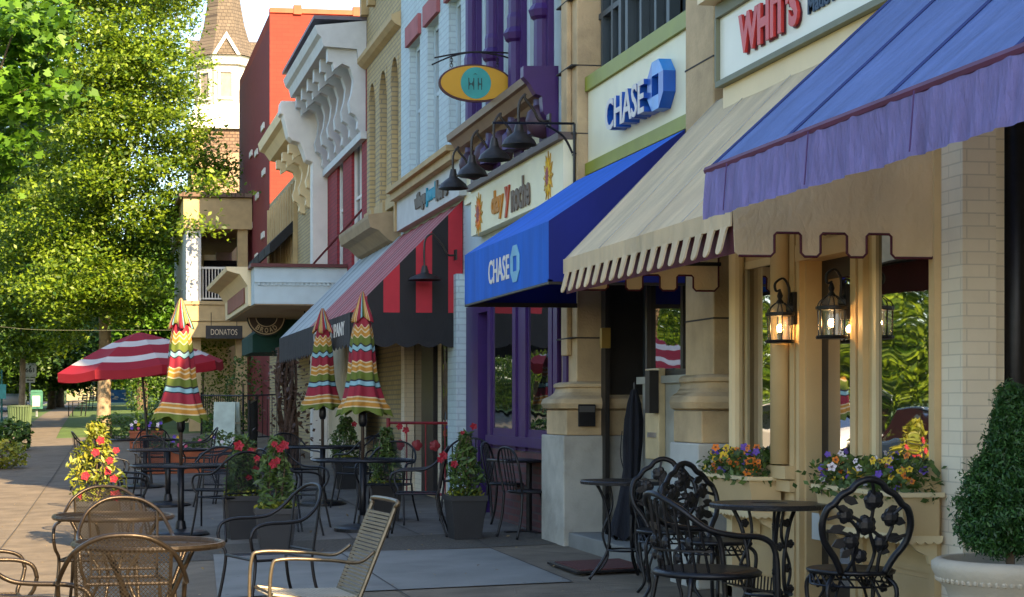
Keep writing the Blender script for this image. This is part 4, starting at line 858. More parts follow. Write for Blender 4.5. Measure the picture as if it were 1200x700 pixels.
MB().prism([(a.x,a.z),(F,a.z),(F,c.z+.9),(a.x,c.z)],lambda u,v,tt:(u,tt,v),Yg,Yg+2.5).build('canopy',CLOTH('green_canvas',(.008,.06,.045)),t)
# lanterns
def lantern(px,py,label):
    y=fy(px+15); z=fz(px+15,py); t=thing('wall_lantern',label,'lantern',(F-.035,y,z),0,'lit carriage lanterns by the custard shop door'); t.scale=(.95,.95,.78)
    MB().box(-.025,0,-.045,.045,-.13,.13).ball((-.02,0,0),.04,1,1,1.3).build('back_plate',m_black,t)
    MB().tube(bez([(-.02,0,-.02),(-.04,0,.02),(-.035,0,.16),(-.075,0,.24),(-.13,0,.20),(-.125,0,.14),(-.095,0,.15)],5),.009,6).build('scroll_arm',m_black,t,True)
    cx=-.098
    MB().lathe([(.009,.14),(.02,.10),(.012,.075),(.026,.05),(.03,.04)],(cx,0,0),12).lathe([(.088,-.062),(.094,-.055),(.094,-.035),(.08,-.03)],(cx,0,0),18,True).build('finial',m_black,t)
    b=MB()
    for k in range(6):
        a=2*PI*k/6+.3; b.tube([(cx+.078*math.cos(a),.078*math.sin(a),-.25),(cx+.084*math.cos(a),.084*math.sin(a),-.05)],.005,4)
        b.tube(bez([(cx+.088*math.cos(a),.088*math.sin(a),-.04),(cx+.075*math.cos(a),.075*math.sin(a),.0),(cx+.03*math.cos(a),.03*math.sin(a),.045)],4),.004,4)
    b.lathe([(.09,-.275),(.094,-.262),(.09,-.25),(.02,-.25)],(cx,0,0),18).build('cage',m_black,t)
    b.lathe([(.0,0)],(0,0,0),3,False) if False else None
    MB().lathe([(.074,-.25),(.08,-.06)],(cx,0,0),18,False).lathe([(.086,-.035),(.073,.005),(.03,.045)],(cx,0,0),18,False).build('glass',m_clear,t,True)
    MB().lathe([(.012,-.25),(.012,-.19)],(cx,0,0),8).build('socket',m_bz,t); MB().ball((cx,0,-.155),.021,1,1,1.5).build('bulb',m_bulb,t,True)
lantern(922,362,'lit black carriage lantern left of the custard shop door, against the round pilaster'); lantern(984,354,'lit black carriage lantern right of the custard shop door, beside the big window')
for px,py in ((922,362),(984,354)):
    l=bpy.data.lights.new('lantern_light','POINT'); l.energy=4; l.color=(1,.55,.2); l.shadow_soft_size=.02; o=bpy.data.objects.new('lantern_light',l); COL.objects.link(o); o.location=(F-.035-.095,fy(px+15),fz(px+15,py)-.12)
# ------------------------------------------------------------------ furniture
def meshsheet(fn,nu,nv,mat,name,par):
    b=MB(); b.uv=[]
    for j in range(nv+1):
        for i in range(nu+1): p,uv=fn(i/nu,j/nv); b.v.append(tuple(p)); b.uv.append(uv)
    b.f=[(j*(nu+1)+i,j*(nu+1)+i+1,(j+1)*(nu+1)+i+1,(j+1)*(nu+1)+i) for j in range(nv) for i in range(nu)]
    return b.build(name,mat,par,True)
def armchair(name,metal,mm,slats=False):
    t=thing(name,'x','chair')
    half=[(-.28,-.26,.56),(-.282,-.235,.625),(-.28,-.15,.655),(-.278,.0,.66),(-.272,.10,.675),(-.25,.19,.735),(-.205,.25,.81),(-.11,.29,.87),(0,.30,.885)]
    full=bez(half+[(-x,y,z) for x,y,z in half[-2::-1]],4)
    MB().tube(full,.0112,8).build('hoop_frame',metal,t,True)
    for s in (-1,1):
        MB().tube(bez([(s*.28,-.26,.565),(s*.27,-.245,.50),(s*.25,-.215,.43),(s*.262,-.235,.25),(s*.285,-.285,.0)],5),.0112,8).build('leg',metal,t,True)
        MB().tube(bez([(s*.205,.19,.43),(s*.215,.215,.25),(s*.25,.30,0)],5),.0112,8).build('leg',metal,t,True)
    b=MB()
    for s in (-1,1): b.tube([(s*.19,.20,.42),(s*.20,.255,.815)],.009,6); b.tube([(s*.25,-.215,.425),(s*.205,.19,.425)],.01,6)
    b.tube([(-.25,-.215,.425),(.25,-.215,.425)],.01,6).tube([(-.205,.19,.425),(.205,.19,.425)],.01,6).tube([(-.20,.215,.47),(.20,.215,.47)],.008,6); b.build('seat_rail',metal,t)
    def seat(u,v):
        x=(u-.5)*.5*(1-.16*v); y=-.235+v*.44; z=.432-.018*math.sin(PI*u)*math.sin(PI*v)-.012*(1-v)**6; return (x,y,z),(x,y)
    meshsheet(seat,8,8,mm,'seat',t)
    if not slats:
        def back(u,v):
            z0=.47; w_=.20; x=(u-.5)*2*w_; zt=.88-.07*(abs(x)/w_)**2.2*1.0; z=z0+(zt-z0)*v; y=.215+(z-z0)*.19+.02*(1-(x/w_)**2); return (x,y,z),(x,z)
        meshsheet(back,10,8,mm,'backrest',t)
    else:
        b=MB()
        for x in (-.12,-.06,0,.06,.12): b.tube([(x,.215,.47),(x,.285,.875-.4*x*x)],.008,6)
        b.build('backrest',metal,t)
    return t
def mesh_table(name,r,metal,mm,base=True,z=.74,square=False):
    t=thing(name,'x','table')
    meshsheet(lambda u,v:((r*v*math.cos(2*PI*u)+1e-4,r*v*math.sin(2*PI*u),z),(r*v*math.cos(2*PI*u),r*v*math.sin(2*PI*u))),32,4,mm,'tabletop',t)
    MB().tube([(r*math.cos(a),r*math.sin(a),z-.008) for a in np.linspace(0,2*PI,37)[:-1]],.016,6,True).tube([(-r,0,z-.018),(r,0,z-.018)],.012,5).tube([(0,-r,z-.018),(0,r,z-.018)],.012,5).build('rim',metal,t)
    if base:
        MB().lathe([(.035,.0),(.035,z-.02)],(0,0,0),10).build('pedestal',metal,t,True); MB().lathe([(.30,.0),(.30,.03),(.26,.05),(.06,.075),(.045,.16)],(0,0,0),28).build('base',metal,t)
    else:
        for k in range(4):
            a=PI/4+k*PI/2; ca,sa=math.cos(a),math.sin(a); MB().tube(bez([(ca*r*.8,sa*r*.8,z-.02),(ca*r*.45,sa*r*.45,.5),(ca*r*.25,sa*r*.25,.36),(ca*r*.5,sa*r*.5,.15),(ca*r*.8,sa*r*.8,0)],5),.012,6).build('leg',metal,t,True)
    return t
def place(o,first,used,X,Y,rz,label,group):
    if not used: o.location=(X,Y,G(X,Y)); o.rotation_euler=(0,0,rz); o['label']=label; o['group']=group; return o
    return dup(o,(X,Y,G(X,Y)),rz,label,group)
class Kind:
    def __init__(s,o): s.o=o; s.used=False
    def put(s,X,Y,rz,label,group):
        r=place(s.o,s.o,s.used,X,Y,rz,label,group); s.used=True; return r
def pxX(px,Y): return at(px,HY,Y=Y).x
cb=Kind(armchair('mesh_armchair',m_bronze,m_gmb)); ck=Kind(armchair('mesh_armchair',m_black,m_gm)); cs=Kind(armchair('slat_armchair',m_black,m_gm,True))
tb=Kind(mesh_table('mesh_table',.37,m_bronze,m_gmb,False)); tk=Kind(mesh_table('patio_table',.52,m_black,m_gm,True))
gF='bronze mesh armchairs in the foreground'; gP='black mesh armchairs on the patio'; gT='black patio tables'
# foreground
cb.put(pxX(142,7.75),7.45,PI,'bronze mesh armchair nearest the camera, seen from behind at bottom left',gF)
cb.put(pxX(148,10.0),9.85,0.06,'bronze mesh armchair between the two small mesh tables, facing the camera',gF)
cb.put(pxX(118,11.7),11.4,-.1,'bronze mesh armchair behind the farther small table, only its arched top clear',gF)
ck.put(pxX(318,10.9),10.9,-PI/2+.30,'mesh armchair with light on its arms, facing left in front of the dark pot',gP)
cb.put(pxX(-22,9.2),9.2,PI/2+.15,'bronze mesh armchair cut off by the left edge, with its arm loop showing',gF)
cb.put(pxX(28,7.3),7.3,PI/2-.1,'bronze mesh armchair low in the bottom left corner, only its arms in view',gF)
tb.put(pxX(174,8.55),8.55,0,'small round bronze mesh table behind the nearest chair','small bronze mesh tables')
tb.put(pxX(133,10.8),10.8,.4,'small round bronze mesh table, farther of the two, beside the sunlit walk','small bronze mesh tables')
# sling chair
t=thing('strap_chair','pale metal chair with a straight ribbed back, leaning right at the bottom centre','chair'); Y0=9.1
for s in (-1,1):
    MB().tube(bez([(s*.25,-.31,0),(s*.25,-.32,.30),(s*.25,-.31,.56),(s*.25,-.25,.61),(s*.25,.0,.60),(s*.25,.16,.585),(s*.235,.25,.64)],6),.010,8).build('arm',m_pale,t,True)
    MB().tube([(s*.22,.16,.36),(s*.22,.37,.87)],.013,8).build('back_post',m_pale,t); MB().tube([(s*.22,.16,.36),(s*.22,.30,0)],.013,8).build('leg',m_pale,t)
b=MB(); b.tube([(-.22,.16,.36),(-.22,-.29,.42),(.22,-.29,.42),(.22,.16,.36)],.012,6); b.build('seat_frame',m_pale,t)
MB().tube(bez([(-.22,.37,.87),(-.215,.38,.90),(.215,.38,.90),(.22,.37,.87)],4),.013,8).build('top_rail',m_pale,t,True); b=MB()
for k in range(24): f_=.06+.86*k/23; y=.16+.21*f_; z=.36+.51*f_; b.box(-.215,.215,y-.014,y-.006,z-.007,z+.007)
b.build('backrest',M('pale_straps',(.20,.18,.13),.5),t)
b=MB()
for k in range(20): y=-.28+.43*k/19; b.box(-.215,.215,y-.009,y+.009,.40,.406)
b.build('seat',M('pale_straps2',(.34,.30,.22),.5),t)
Xs=pxX(372,Y0); t.location=(Xs,Y0,G(Xs,Y0)-.02); t.rotation_euler=(0,0,-PI/2+.12)
# patio tables
def umb_at(px,py): g_=ground(px,py); return g_
U1=umb_at(212,628); U2=umb_at(425,622); U3=Vector((pxX(378,21.3),21.3,0)); U4=Vector((pxX(197,22.2),22.2,0)); U5=Vector((pxX(170,26),26,0))
tl=['black round table with the tall umbrella pole, left of the red flowered pot','black round table holding the striped umbrella nearest the storefronts','black table under the middle striped umbrella','black table just behind the left umbrella table','black table farthest back under the red and white umbrella']
for u,l in zip((U1,U2,U3,U4,U5),tl): tk.put(u.x,u.y,.3,l,gT)
def around(u,r,phis,labels,kind=ck,grp=gP,jit=.12):
    for ph,l in zip(phis,labels):
        a=R(ph); x=u.x+r*math.cos(a); y=u.y+r*math.sin(a); kind.put(x,y,math.atan2(-math.cos(a),math.sin(a))+random.uniform(-jit,jit),l,grp)
around(U1,.80,(5,-55,62,150,205),('black mesh armchair right of the left umbrella table, facing left','black mesh armchair on the near right side of the left umbrella table','black mesh armchair beyond the left umbrella table on its right','black mesh armchair beyond the left umbrella table on its left','black mesh armchair left of the left umbrella table, back to the flowers'))
around(U2,.86,(12,60,150,200,-80)[:4],('x','black oval backed mesh armchair beyond the right umbrella table','black mesh armchair beyond the right umbrella table on its left','black mesh armchair left of the right umbrella table, facing right')[:4]) if False else None
around(U2,.84,(62,142,195),('black oval backed mesh armchair beyond the right umbrella table, before the red rail','black mesh armchair at the far left of the right umbrella table','black mesh armchair left of the right umbrella table, facing right'))
around(U3,.80,(35,110,175,-60),('black mesh armchair right of the middle umbrella table','black mesh armchair beyond the middle umbrella table','black mesh armchair left of the middle umbrella table','black mesh armchair in front of the middle umbrella table'))
around(U4,.80,(20,100,190,-30),('black mesh armchair right of the second left table','black mesh armchair beyond the second left table','black mesh armchair left of the second left table, nearest the walk','black mesh armchair on the near right of the second left table'))
around(U5,.80,(0,80,185),('black mesh armchair right of the farthest table','black mesh armchair beyond the farthest table','black mesh armchair left of the farthest table'))
gS='black slatted chairs'
cs.put(pxX(490,16.6),16.6,-PI/2-.25,'black slat backed armchair left of the square pot, facing the umbrella table',gS)
cs.put(pxX(556,18.0),18.3,-.3,'black arched chair in front of the purple door',gS)
# side chairs
def sidechair():
    t=thing('side_chair','x','chair')
    for s in (-1,1):
        MB().tube(bez([(s*.19,-.20,.44),(s*.20,-.23,.36),(s*.19,-.24,.2),(s*.20,-.26,0)],4),.013,8).build('leg',m_black,t,True); MB().tube(bez([(s*.18,.19,.44),(s*.19,.21,.2),(s*.20,.26,0)],4),.013,8).build('leg',m_black,t,True)
    MB().tube(bez([(-.18,.19,.42),(-.20,.22,.6),(-.19,.25,.75),(-.12,.27,.84),(0,.275,.865),(.12,.27,.84),(.19,.25,.75),(.20,.22,.6),(.18,.19,.42)],5),.012,8).build('back_frame',m_black,t,True)
    b=MB()
    for x in (-.09,-.03,.03,.09): b.tube([(x,.2,.45),(x,.27,.855-.9*x*x)],.007,6)
    b.build('back_rods',m_black,t)
    MB().lathe([(.02,.43),(.21,.43),(.225,.44),(.22,.455),(.02,.45)],(0,0,0),24).build('seat',m_black,t,True); return t
sc=Kind(sidechair()); Yq=16.0
sc.put(pxX(622,15.9),15.9,PI/2+.25,'black round seated side chair just left of the stone plinth','black side chairs by the purple windows'); sc.put(pxX(598,17.2),17.2,PI/2-.5,'black side chair farther back beneath the purple window','black side chairs by the purple windows')
t=thing('square_table','black square cafe table under the purple windows','table',(pxX(620,16.5),16.5,G(3.7,16.5)),.1)
MB().box(-.34,.34,-.3,.3,.715,.74).build('tabletop',m_black,t,bevel=.006); MB().lathe([(.03,.02),(.03,.715)],(0,0,0),10).build('pedestal',m_black,t); MB().box(-.25,.25,-.03,.03,0,.03).box(-.03,.03,-.25,.25,.001,.031).build('base',m_black,t)
# ---- closed umbrellas
def umbrella():
    t=thing('closed_umbrella','x','umbrella')
    MB().tube([(0,0,0),(0,0,2.42)],.02,8).build('pole',M('umbrella_pole',(.035,.022,.014),.4),t,True); MB().lathe([(.03,1.08),(.045,1.12),(.045,1.2),(.03,1.24)],(0,0,0),12).build('crank_housing',m_black,t,True)
    b=MB(); b.uv=[]; n=96; rows=40; zt,zb=2.30,1.24
    for j in range(rows+1):
        v=j/rows; r=.05+.225*v**1.1+.02*math.sin(v*7)+ (0 if v<.9 else .02)
        for k in range(n):
            a=2*PI*k/n; ph=8*a; fold=math.cos(ph)*.5+.5; fold=fold**.8
            rr=r*(1-.24*fold*(.4+.6*v)); rr*=1+.05*math.sin(3*a+5*v)
            z=zt-(zt-zb)*v-(1-fold)*.05*v+.015*math.sin(a*2+1)*v
            sw=a+.12*v*math.sin(a*3); b.v.append((rr*math.cos(sw),rr*math.sin(sw),z)); b.uv.append((k/n,.36*10-((1-v)*(zt-zb)+(fold)*.045)*-1))
    b.f=[(j*n+k,j*n+(k+1)%n,(j+1)*n+(k+1)%n,(j+1)*n+k) for j in range(rows) for k in range(n)]; b.build('canopy',m_stripe,t,True)
    # bunched vent at the top
    b=MB(); b.uv=[]; n=48; pr=[(.012,2.48),(.03,2.44),(.05,2.38),(.072,2.31),(.098,2.24),(.112,2.19),(.10,2.185),(.06,2.23)]
    for r,z in pr:
        for k in range(n): a=2*PI*k/n; q=1+.22*math.cos(4*a+.6)+.12*math.cos(7*a); b.v.append((r*q*math.cos(a),r*q*math.sin(a),z-.03*math.cos(4*a+.6)*(r/.1))); b.uv.append((0,k/n*1.9+z*.15))
    b.f=[(j*n+k,j*n+(k+1)%n,(j+1)*n+(k+1)%n,(j+1)*n+k) for j in range(len(pr)-1) for k in range(n)]; b.build('vent_flap',m_stripe,t,True)
    return t
um=Kind(umbrella())
um.put(U1.x,U1.y,.2,'closed striped umbrella in full sun on the left','closed striped umbrellas'); um.put(U2.x,U2.y,.9,'closed striped umbrella in shade, right one of the pair before the striped awning','closed striped umbrellas'); um.put(U3.x,U3.y,1.5,'closed striped umbrella in shade, left one of the pair','closed striped umbrellas')
# ---- open umbrella
t=thing('open_umbrella','open red and white banded umbrella behind the sunlit striped one','umbrella',(pxX(178,26),26,G(.9,26)),0); t.rotation_euler=(0,R(-5),.2)
MB().tube([(0,0,0),(0,0,2.34)],.02,8).build('pole',m_black,t)
b=MB(); b.uv=[]; n=64; R_=1.28
for j in range(17):
    v=j/16
    for k in range(n):
        a=2*PI*k/n; seg=(a/(PI/4))%1; q=math.cos(PI/8)/math.cos((seg-.5)*PI/4); r=R_*v*q; z=2.36-.52*v**1.25-.035*math.sin(PI*seg)*v; b.v.append((r*math.cos(a)+1e-4,r*math.sin(a),z)); b.uv.append((k/n,v*.999))
for k in range(n): x,y,z=b.v[16*n+k]; b.v.append((x*1.005,y*1.005,z-.13)); b.uv.append((0,.98))
b.f=[(j*n+k,j*n+(k+1)%n,(j+1)*n+(k+1)%n,(j+1)*n+k) for j in range(17) for k in range(n)]; b.build('canopy',m_redwhite,t,False)
for k in range(8): a=PI/4*k; MB().tube([(0,0,2.28),(R_*.98*math.cos(a),R_*.98*math.sin(a),1.80)],.009,4).build('rib',m_black,t)
# ---- wrought iron rose pieces
def rose(b,x,y,z,r):
    b.ball((x,y,z),r,1,.4,1,8)
    for k in range(5): a=2*PI*k/5; b.ball((x+r*.62*math.cos(a),y-.004,z+r*.62*math.sin(a)),r*.62,1,.35,1,6)
def leafm(b,x,y,z,l,an):
    ca,sa=math.cos(an),math.sin(an); pts=[(0,0),(.35,.26),(.7,.22),(1,0),(.7,-.22),(.35,-.26)]
    b.prism([(l*(u*ca-v*sa),l*(u*sa+v*ca)) for u,v in pts],lambda u,v,tt:(x+u,y+tt,z+v),-.006,.006)
def rosechair():
    t=thing('rose_chair','x','chair'); yb=lambda z:.19+(z-.44)*.22
    o=[(.11,.44),(.15,.52),(.205,.60),(.225,.69),(.205,.77),(.17,.80),(.135,.845),(.09,.87),(.06,.905),(0,.925)]
    pts=[(x,yb(z),z) for x,z in o]; pts=bez(pts+[(-x,y,z) for x,y,z in pts[-2::-1]],4)
    MB().tube(pts,.018,8).build('back_frame',m_black,t,True)
    b=MB(); rs=[(-.03,.82,.035),(.11,.74,.03),(-.12,.73,.032),(.0,.69,.036),(.07,.61,.03),(-.08,.60,.03),(.02,.53,.026)]
    for x,z,r in rs: rose(b,x,yb(z),z,r*1.25)
    for x,z,l,an in ((-.2,.70,.07,.3),(-.19,.62,.08,.1),(.19,.66,.07,2.9),(.17,.58,.08,2.8),(-.02,.76,.06,1.2),(.05,.80,.07,.4),(-.13,.55,.07,.3),(.12,.52,.06,2.5),(.15,.79,.05,3.6),(-.15,.79,.05,-.5)): leafm(b,x,yb(z),z,l*1.25,an)
    for q in ([(-.02,.44),(-.05,.55),(-.02,.66),(-.03,.82),(-.01,.92)],[(.04,.44),(.06,.55),(.04,.66),(.11,.74),(.17,.80)],[(-.07,.44),(-.08,.55),(-.13,.68),(-.12,.73),(-.18,.79)],[(.09,.44),(.04,.56),(.09,.64),(.2,.66)],[(-.21,.64),(-.10,.62),(-.0,.69),(.1,.74),(.2,.72)]):
        b.tube(bez([(x,yb(z),z) for x,z in q],4),.010,5)
    b.build('rose_tracery',m_black,t)
    MB().lathe([(.02,.425),(.20,.425),(.22,.43),(.225,.445),(.21,.452),(.02,.44)],(0,0,0),26).build('seat',m_black,t,True)
    b=MB()
    for k in range(28):
        a=2*PI*k/28; b.tube([(.205*math.cos(a),.205*math.sin(a),.43),(.205*math.cos(a+.22),.205*math.sin(a+.22),.37)],.005,4)
    b.tube([(.205*math.cos(a),.205*math.sin(a),.37) for a in np.linspace(0,2*PI,25)[:-1]],.006,5,True); b.build('apron',m_black,t)
    for k in range(4):
        a=PI/4+k*PI/2; c,s=math.cos(a),math.sin(a)
        b=MB(); b.tube(bez([(c*.19,s*.19,.42),(c*.25,s*.25,.36),(c*.235,s*.235,.2),(c*.21,s*.21,.08),(c*.27,s*.27,0)],5),.012,7)
        b.tube(bez([(c*.10,s*.10,.42),(c*.15,s*.15,.33),(c*.21,s*.21,.22),(c*.22,s*.22,.12)],4),.008,5); rose(b,c*.18,s*.18,.36,.02); b.build('leg',m_black,t,True)
    return t
rc=Kind(rosechair()); gR='wrought iron rose pattern chairs'
def putpx(kind,px,Y,rz,l,g_): X=pxX(px,Y); return kind.put(X,Y,rz,l,g_)
putpx(rc,997,8.42,PI-.12,'black cast iron rose pattern chair right of the round table, before the pansy box',gR)
putpx(rc,838,10.35,.35,'black cast iron rose pattern chair behind the left side of the round table',gR)
putpx(rc,784,11.25,-.2,'black cast iron rose pattern chair farther back, beside the bank doorway',gR)
def rosetable(r):
    t=thing('iron_table','x','table'); z=.74
    MB().lathe([(r*.3,z-.006),(r*.32,z),(r*.98,z),(r,z-.008),(r*.99,z-.028),(r*.96,z-.03),(r*.95,z-.012)],(0,0,0),40,False).build('tabletop',M('iron_top',(.03,.03,.033),.35,metal=.5,bump=.5,bscale=70),t)
    MB().lathe([(.01,z-.004),(r*.29,z-.004)],(0,0,0),24,False).build('centre_plate',m_black,t)
    for k in range(3):
        a=2*PI*k/3+.4; c,s=math.cos(a),math.sin(a); b=MB()
        b.tube(bez([(c*.22,s*.22,z-.02),(c*.16,s*.16,.6),(c*.12,s*.12,.4),(c*.14,s*.14,.2),(c*.27,s*.27,0)],6),.012,7); b.tube(bez([(c*.12,s*.12,z-.02),(c*.10,s*.10,.55),(c*.17,s*.17,.35),(c*.13,s*.13,.18),(c*.2,s*.2,.06)],6),.009,6)
        for j,zz_ in enumerate((.62,.5,.36,.24)): rose(b,c*.14+(j%2)*.02,s*.14,zz_,.022)
        b.build('leg',m_black,t,True)
    MB().tube([(.13*math.cos(a),.13*math.sin(a),.22) for a in np.linspace(0,2*PI,19)[:-1]],.008,5,True).build('stretcher',m_black,t); return t
rt=Kind(rosetable(.335)); putpx(rt,901,9.35,0,'round black cast iron table in front of the custard shop door','cast iron round tables'); putpx(rt,733,12.3,.5,'round black cast iron table by the bank doorway','cast iron round tables')
# tub armchair
t=thing('iron_armchair','black iron tub armchair with a curved arm rail at the bottom right centre','chair'); Ya=8.75; Xa=pxX(822,Ya)
arm=bez([(-.27,-.30,.02),(-.29,-.29,.30),(-.30,-.27,.55),(-.295,-.20,.63),(-.29,-.05,.645),(-.27,.10,.68),(-.20,.22,.78),(-.09,.28,.84),(0,.29,.855),(.09,.28,.84),(.20,.22,.78),(.27,.10,.68),(.29,-.05,.645),(.295,-.20,.63),(.30,-.27,.55),(.29,-.29,.30),(.27,-.30,.02)],5)
MB().tube(arm,.016,8).build('arm_rail',m_black,t,True)
b=MB()
for a in np.linspace(-1.15,1.15,9):
    x=.25*math.sin(a); y=.24*math.cos(a); zt_=.69+.14*math.cos(a)**2 if abs(a)<1 else .66; b.tube([(x,y-.03,.42),(x*1.08,y+.03,zt_)],.008,5)
for a in (-.8,-.25,.3,.85): rose(b,.27*math.sin(a),.255*math.cos(a),.60,.03)
for a in (-.55,0,.6): rose(b,.26*math.sin(a),.245*math.cos(a),.52,.026); leafm(b,.26*math.sin(a),.25*math.cos(a),.66,.06,.7)
b.tube([(.265*math.sin(a),.25*math.cos(a),.56) for a in np.linspace(-1.3,1.3,14)],.007,5); b.build('back_tracery',m_black,t)
MB().lathe([(.02,.41),(.25,.41),(.285,.418),(.29,.435),(.27,.45),(.02,.43)],(0,-.03,0),28).build('seat',m_black,t,True)
for s in (-1,1): MB().tube(bez([(s*.2,.16,.42),(s*.22,.2,.2),(s*.25,.27,0)],4),.014,7).build('leg',m_black,t,True)
b=MB()
for k in range(16): x=-.26+k*.52/15; b.tube([(x,-.27,.42),(x+.02,-.275,.34)],.005,4)
b.tube([(-.27,-.275,.34),(.27,-.275,.34)],.007,5); b.build('apron',m_black,t)
t.location=(Xa,Ya,G(Xa,Ya)); t.rotation_euler=(0,0,PI/2+.12)
# folded dark umbrella in doorway
q=at(735,640,X=F+.12); t=thing('covered_umbrella','dark navy folded umbrella leaning in the bank doorway','umbrella',(F+.14,fy(737,F+.14),G(F,13)+.16)); t.scale=(.72,.72,.95)
b=MB(); n=40
for z,r in ((0,.20),(.06,.19),(.3,.13),(.6,.085),(.85,.10),(1.05,.095),(1.2,.07),(1.32,.03)):
    for k in range(n): a=2*PI*k/n; q_=1+.22*math.cos(7*a+z*2); b.v.append((r*q_*math.cos(a)+.05*z,r*q_*math.sin(a),z+.03*math.cos(7*a)*(z<.1)))
b.f=[(j*n+k,j*n+(k+1)%n,(j+1)*n+(k+1)%n,(j+1)*n+k) for j in range(7) for k in range(n)]; b.build('canopy',m_navy,t,True); MB().tube([(0,0,-.05),(.07,0,1.38)],.015,6).build('pole',m_black,t)
MB().tube(bez([(-.1,-.1,.62),(-.14,-.12,.75),(-.12,-.12,.95)],4),.006,5).build('strap',m_black,t)
# ------------------------------------------------------------------ foliage
def leafmesh(name,cen,size,mat,parent,flat=.5,shape='oval',droop=0.):
    """cen: (n,3) leaf centres; random leaf faces"""
    n=len(cen); cen=np.asarray(cen,dtype=np.float32); sz=size*rng.uniform(.6,1.25,(n,1))
    nrm=rng.normal(size=(n,3)); nrm[:,2]=np.abs(nrm[:,2])*(1+flat*2)+.1; nrm[:,1]-=.6; nrm/=np.linalg.norm(nrm,axis=1,keepdims=True)
    t=rng.normal(size=(n,3)); t[:,2]-=droop; t-=nrm*(t*nrm).sum(1,keepdims=True); t/=np.linalg.norm(t,axis=1,keepdims=True); s=np.cross(nrm,t)
    if shape=='oval': P=[(-.5,0,0),(-.05,.27,.05),(.5,0,0),(-.05,-.27,.05)]
    elif shape=='long': P=[(-.5,0,0),(0,.16,.06),(.5,0,-.05),(0,-.16,.06)]
    else: P=[(-.5,0,0),(-.28,.42,.0),(-.02,.22,.03),(.12,.5,.0),(.22,.18,.03),(.55,0,0),(.22,-.18,.03),(.12,-.5,0),(-.02,-.22,.03),(-.28,-.42,0)]
    k=len(P); V=np.zeros((n,k,3),dtype=np.float32)
    for i,(a,b_,c) in enumerate(P): V[:,i]=cen+(t*a+s*b_+nrm*c)*sz
    me=bpy.data.meshes.new(name); me.vertices.add(n*k); me.vertices.foreach_set('co',V.reshape(-1)); me.loops.add(n*k); me.loops.foreach_set('vertex_index',np.arange(n*k,dtype=np.int32))
    me.polygons.add(n); me.polygons.foreach_set('loop_start',np.arange(0,n*k,k,dtype=np.int32)); me.polygons.foreach_set('loop_total',np.full(n,k,dtype=np.int32)); me.update(calc_edges=True)
    me.materials.append(mat); o=bpy.data.objects.new(name,me); COL.objects.link(o); o.parent=parent; return o
def clumps(lobes,ntw,nl,spread,flat=.35):
    """lobes (x,y,z,r[,rz]); twigs in the shell of each lobe, nl leaves a twig"""
    out=[]; vol=np.array([l[3]**2 for l in lobes]); vol=vol/vol.sum()
    for l,w_ in zip(lobes,vol):
        m=max(3,int(ntw*w_)); d=rng.normal(size=(m,3)); d/=np.linalg.norm(d,axis=1,keepdims=True); rr=l[3]*rng.uniform(.35,1.05,(m,1))**.6
        tw=np.array(l[:3])+d*rr*np.array([1,1,(l[4] if len(l)>4 else .75)])
        o_=rng.normal(size=(m,nl,3))*spread*np.array([1,1,flat]); ax=rng.normal(size=(m,1,3)); ax[:,:,2]*=.3; ax/=np.linalg.norm(ax,axis=2,keepdims=True)
        o_+=ax*rng.uniform(-1.3,1.3,(m,nl,1))*spread
        o_[:,:,2]-=.12*np.abs(o_[:,:,0])
        out.append((tw[:,None,:]+o_).reshape(-1,3))
    return np.concatenate(out)
def tree(name,label,base,h,lobes,ntw,nl,spread,leaf,mat,bark=None,tr=.3,group='street trees along the walk',shape='oval',lean=0.,limbs=True):
    t=thing(name,label,'tree',(0,0,0),0,group); bx,by=base; bz=G(bx,by)
    top=Vector((bx+lean,by,bz+h)); b=MB(); pts=bez([(bx,by,bz-.1),(bx+.05+lean*.3,by,bz+h*.35),(bx-.06+lean*.7,by,bz+h*.7),top],5)
    m=len(pts); b.tube(pts,tr,10,rr=[tr*(1.25 if i==0 else 1-.55*i/(m-1)) for i in range(m)])
    if limbs:
        for l in lobes[:9]:
            c=Vector(l[:3]); s_=pts[int(m*random.uniform(.45,.95))-1] if m>3 else pts[-1]; mid=s_.lerp(c,.5)+Vector((0,0,-.08*(c-s_).length)); q=bez([s_,mid,c],4); b.tube(q,tr*.3,6,rr=[tr*.26*(1-.85*i/(len(q)-1)) for i in range(len(q))])
    b.build('trunk',bark or m_bark,t,True); leafmesh('crown',clumps(lobes,ntw,nl,spread),leaf,mat,t,shape=shape); return t
def lob(px,py,Y,r,dy=0,rz=.75): p=at(px,py,Y=Y+dy); return (p.x,p.y,p.z,r,rz)
# main tree over the walk
Y0=52.; L0=[]
for px,py,r in ((70,-20,2.0),(130,-15,2.0),(185,-25,1.6),(200,18,.9),(212,2,.7),(150,45,1.7),(172,75,1.2),(190,60,.9),(100,70,2.0),(60,110,2.0),(120,125,1.8),(175,115,1.4),(203,95,1.0),(208,122,.9),(205,150,1.1),(222,165,.7),(238,190,.9),(256,193,.5),(245,215,.6),(205,205,1.2),(150,190,1.8),(90,200,2.0),(215,240,.9),(190,255,1.2),(235,262,.45),(140,265,1.6),(100,285,1.8),(170,300,1.0),(60,260,2.0),(232,72,.4),(190,-60,1.4),(90,-80,2.4),(90,320,1.3),(150,330,1.1),(60,345,1.2),(172,345,.9),(30,310,1.5),(115,345,.9),(122,330,1.),(119,352,.8),(98,372,.7),(142,366,.7),(75,385,.8),(125,95,1.2),(120,160,1.3),(145,130,1.2),(110,210,1.2),(140,60,1.1)):
    L0.append(lob(px,py,Y0,r*.82,-7 if px>225 and py>200 else (-2.6 if r in(1.2,1.3,1.1) else random.uniform(-2.2,2.2))))
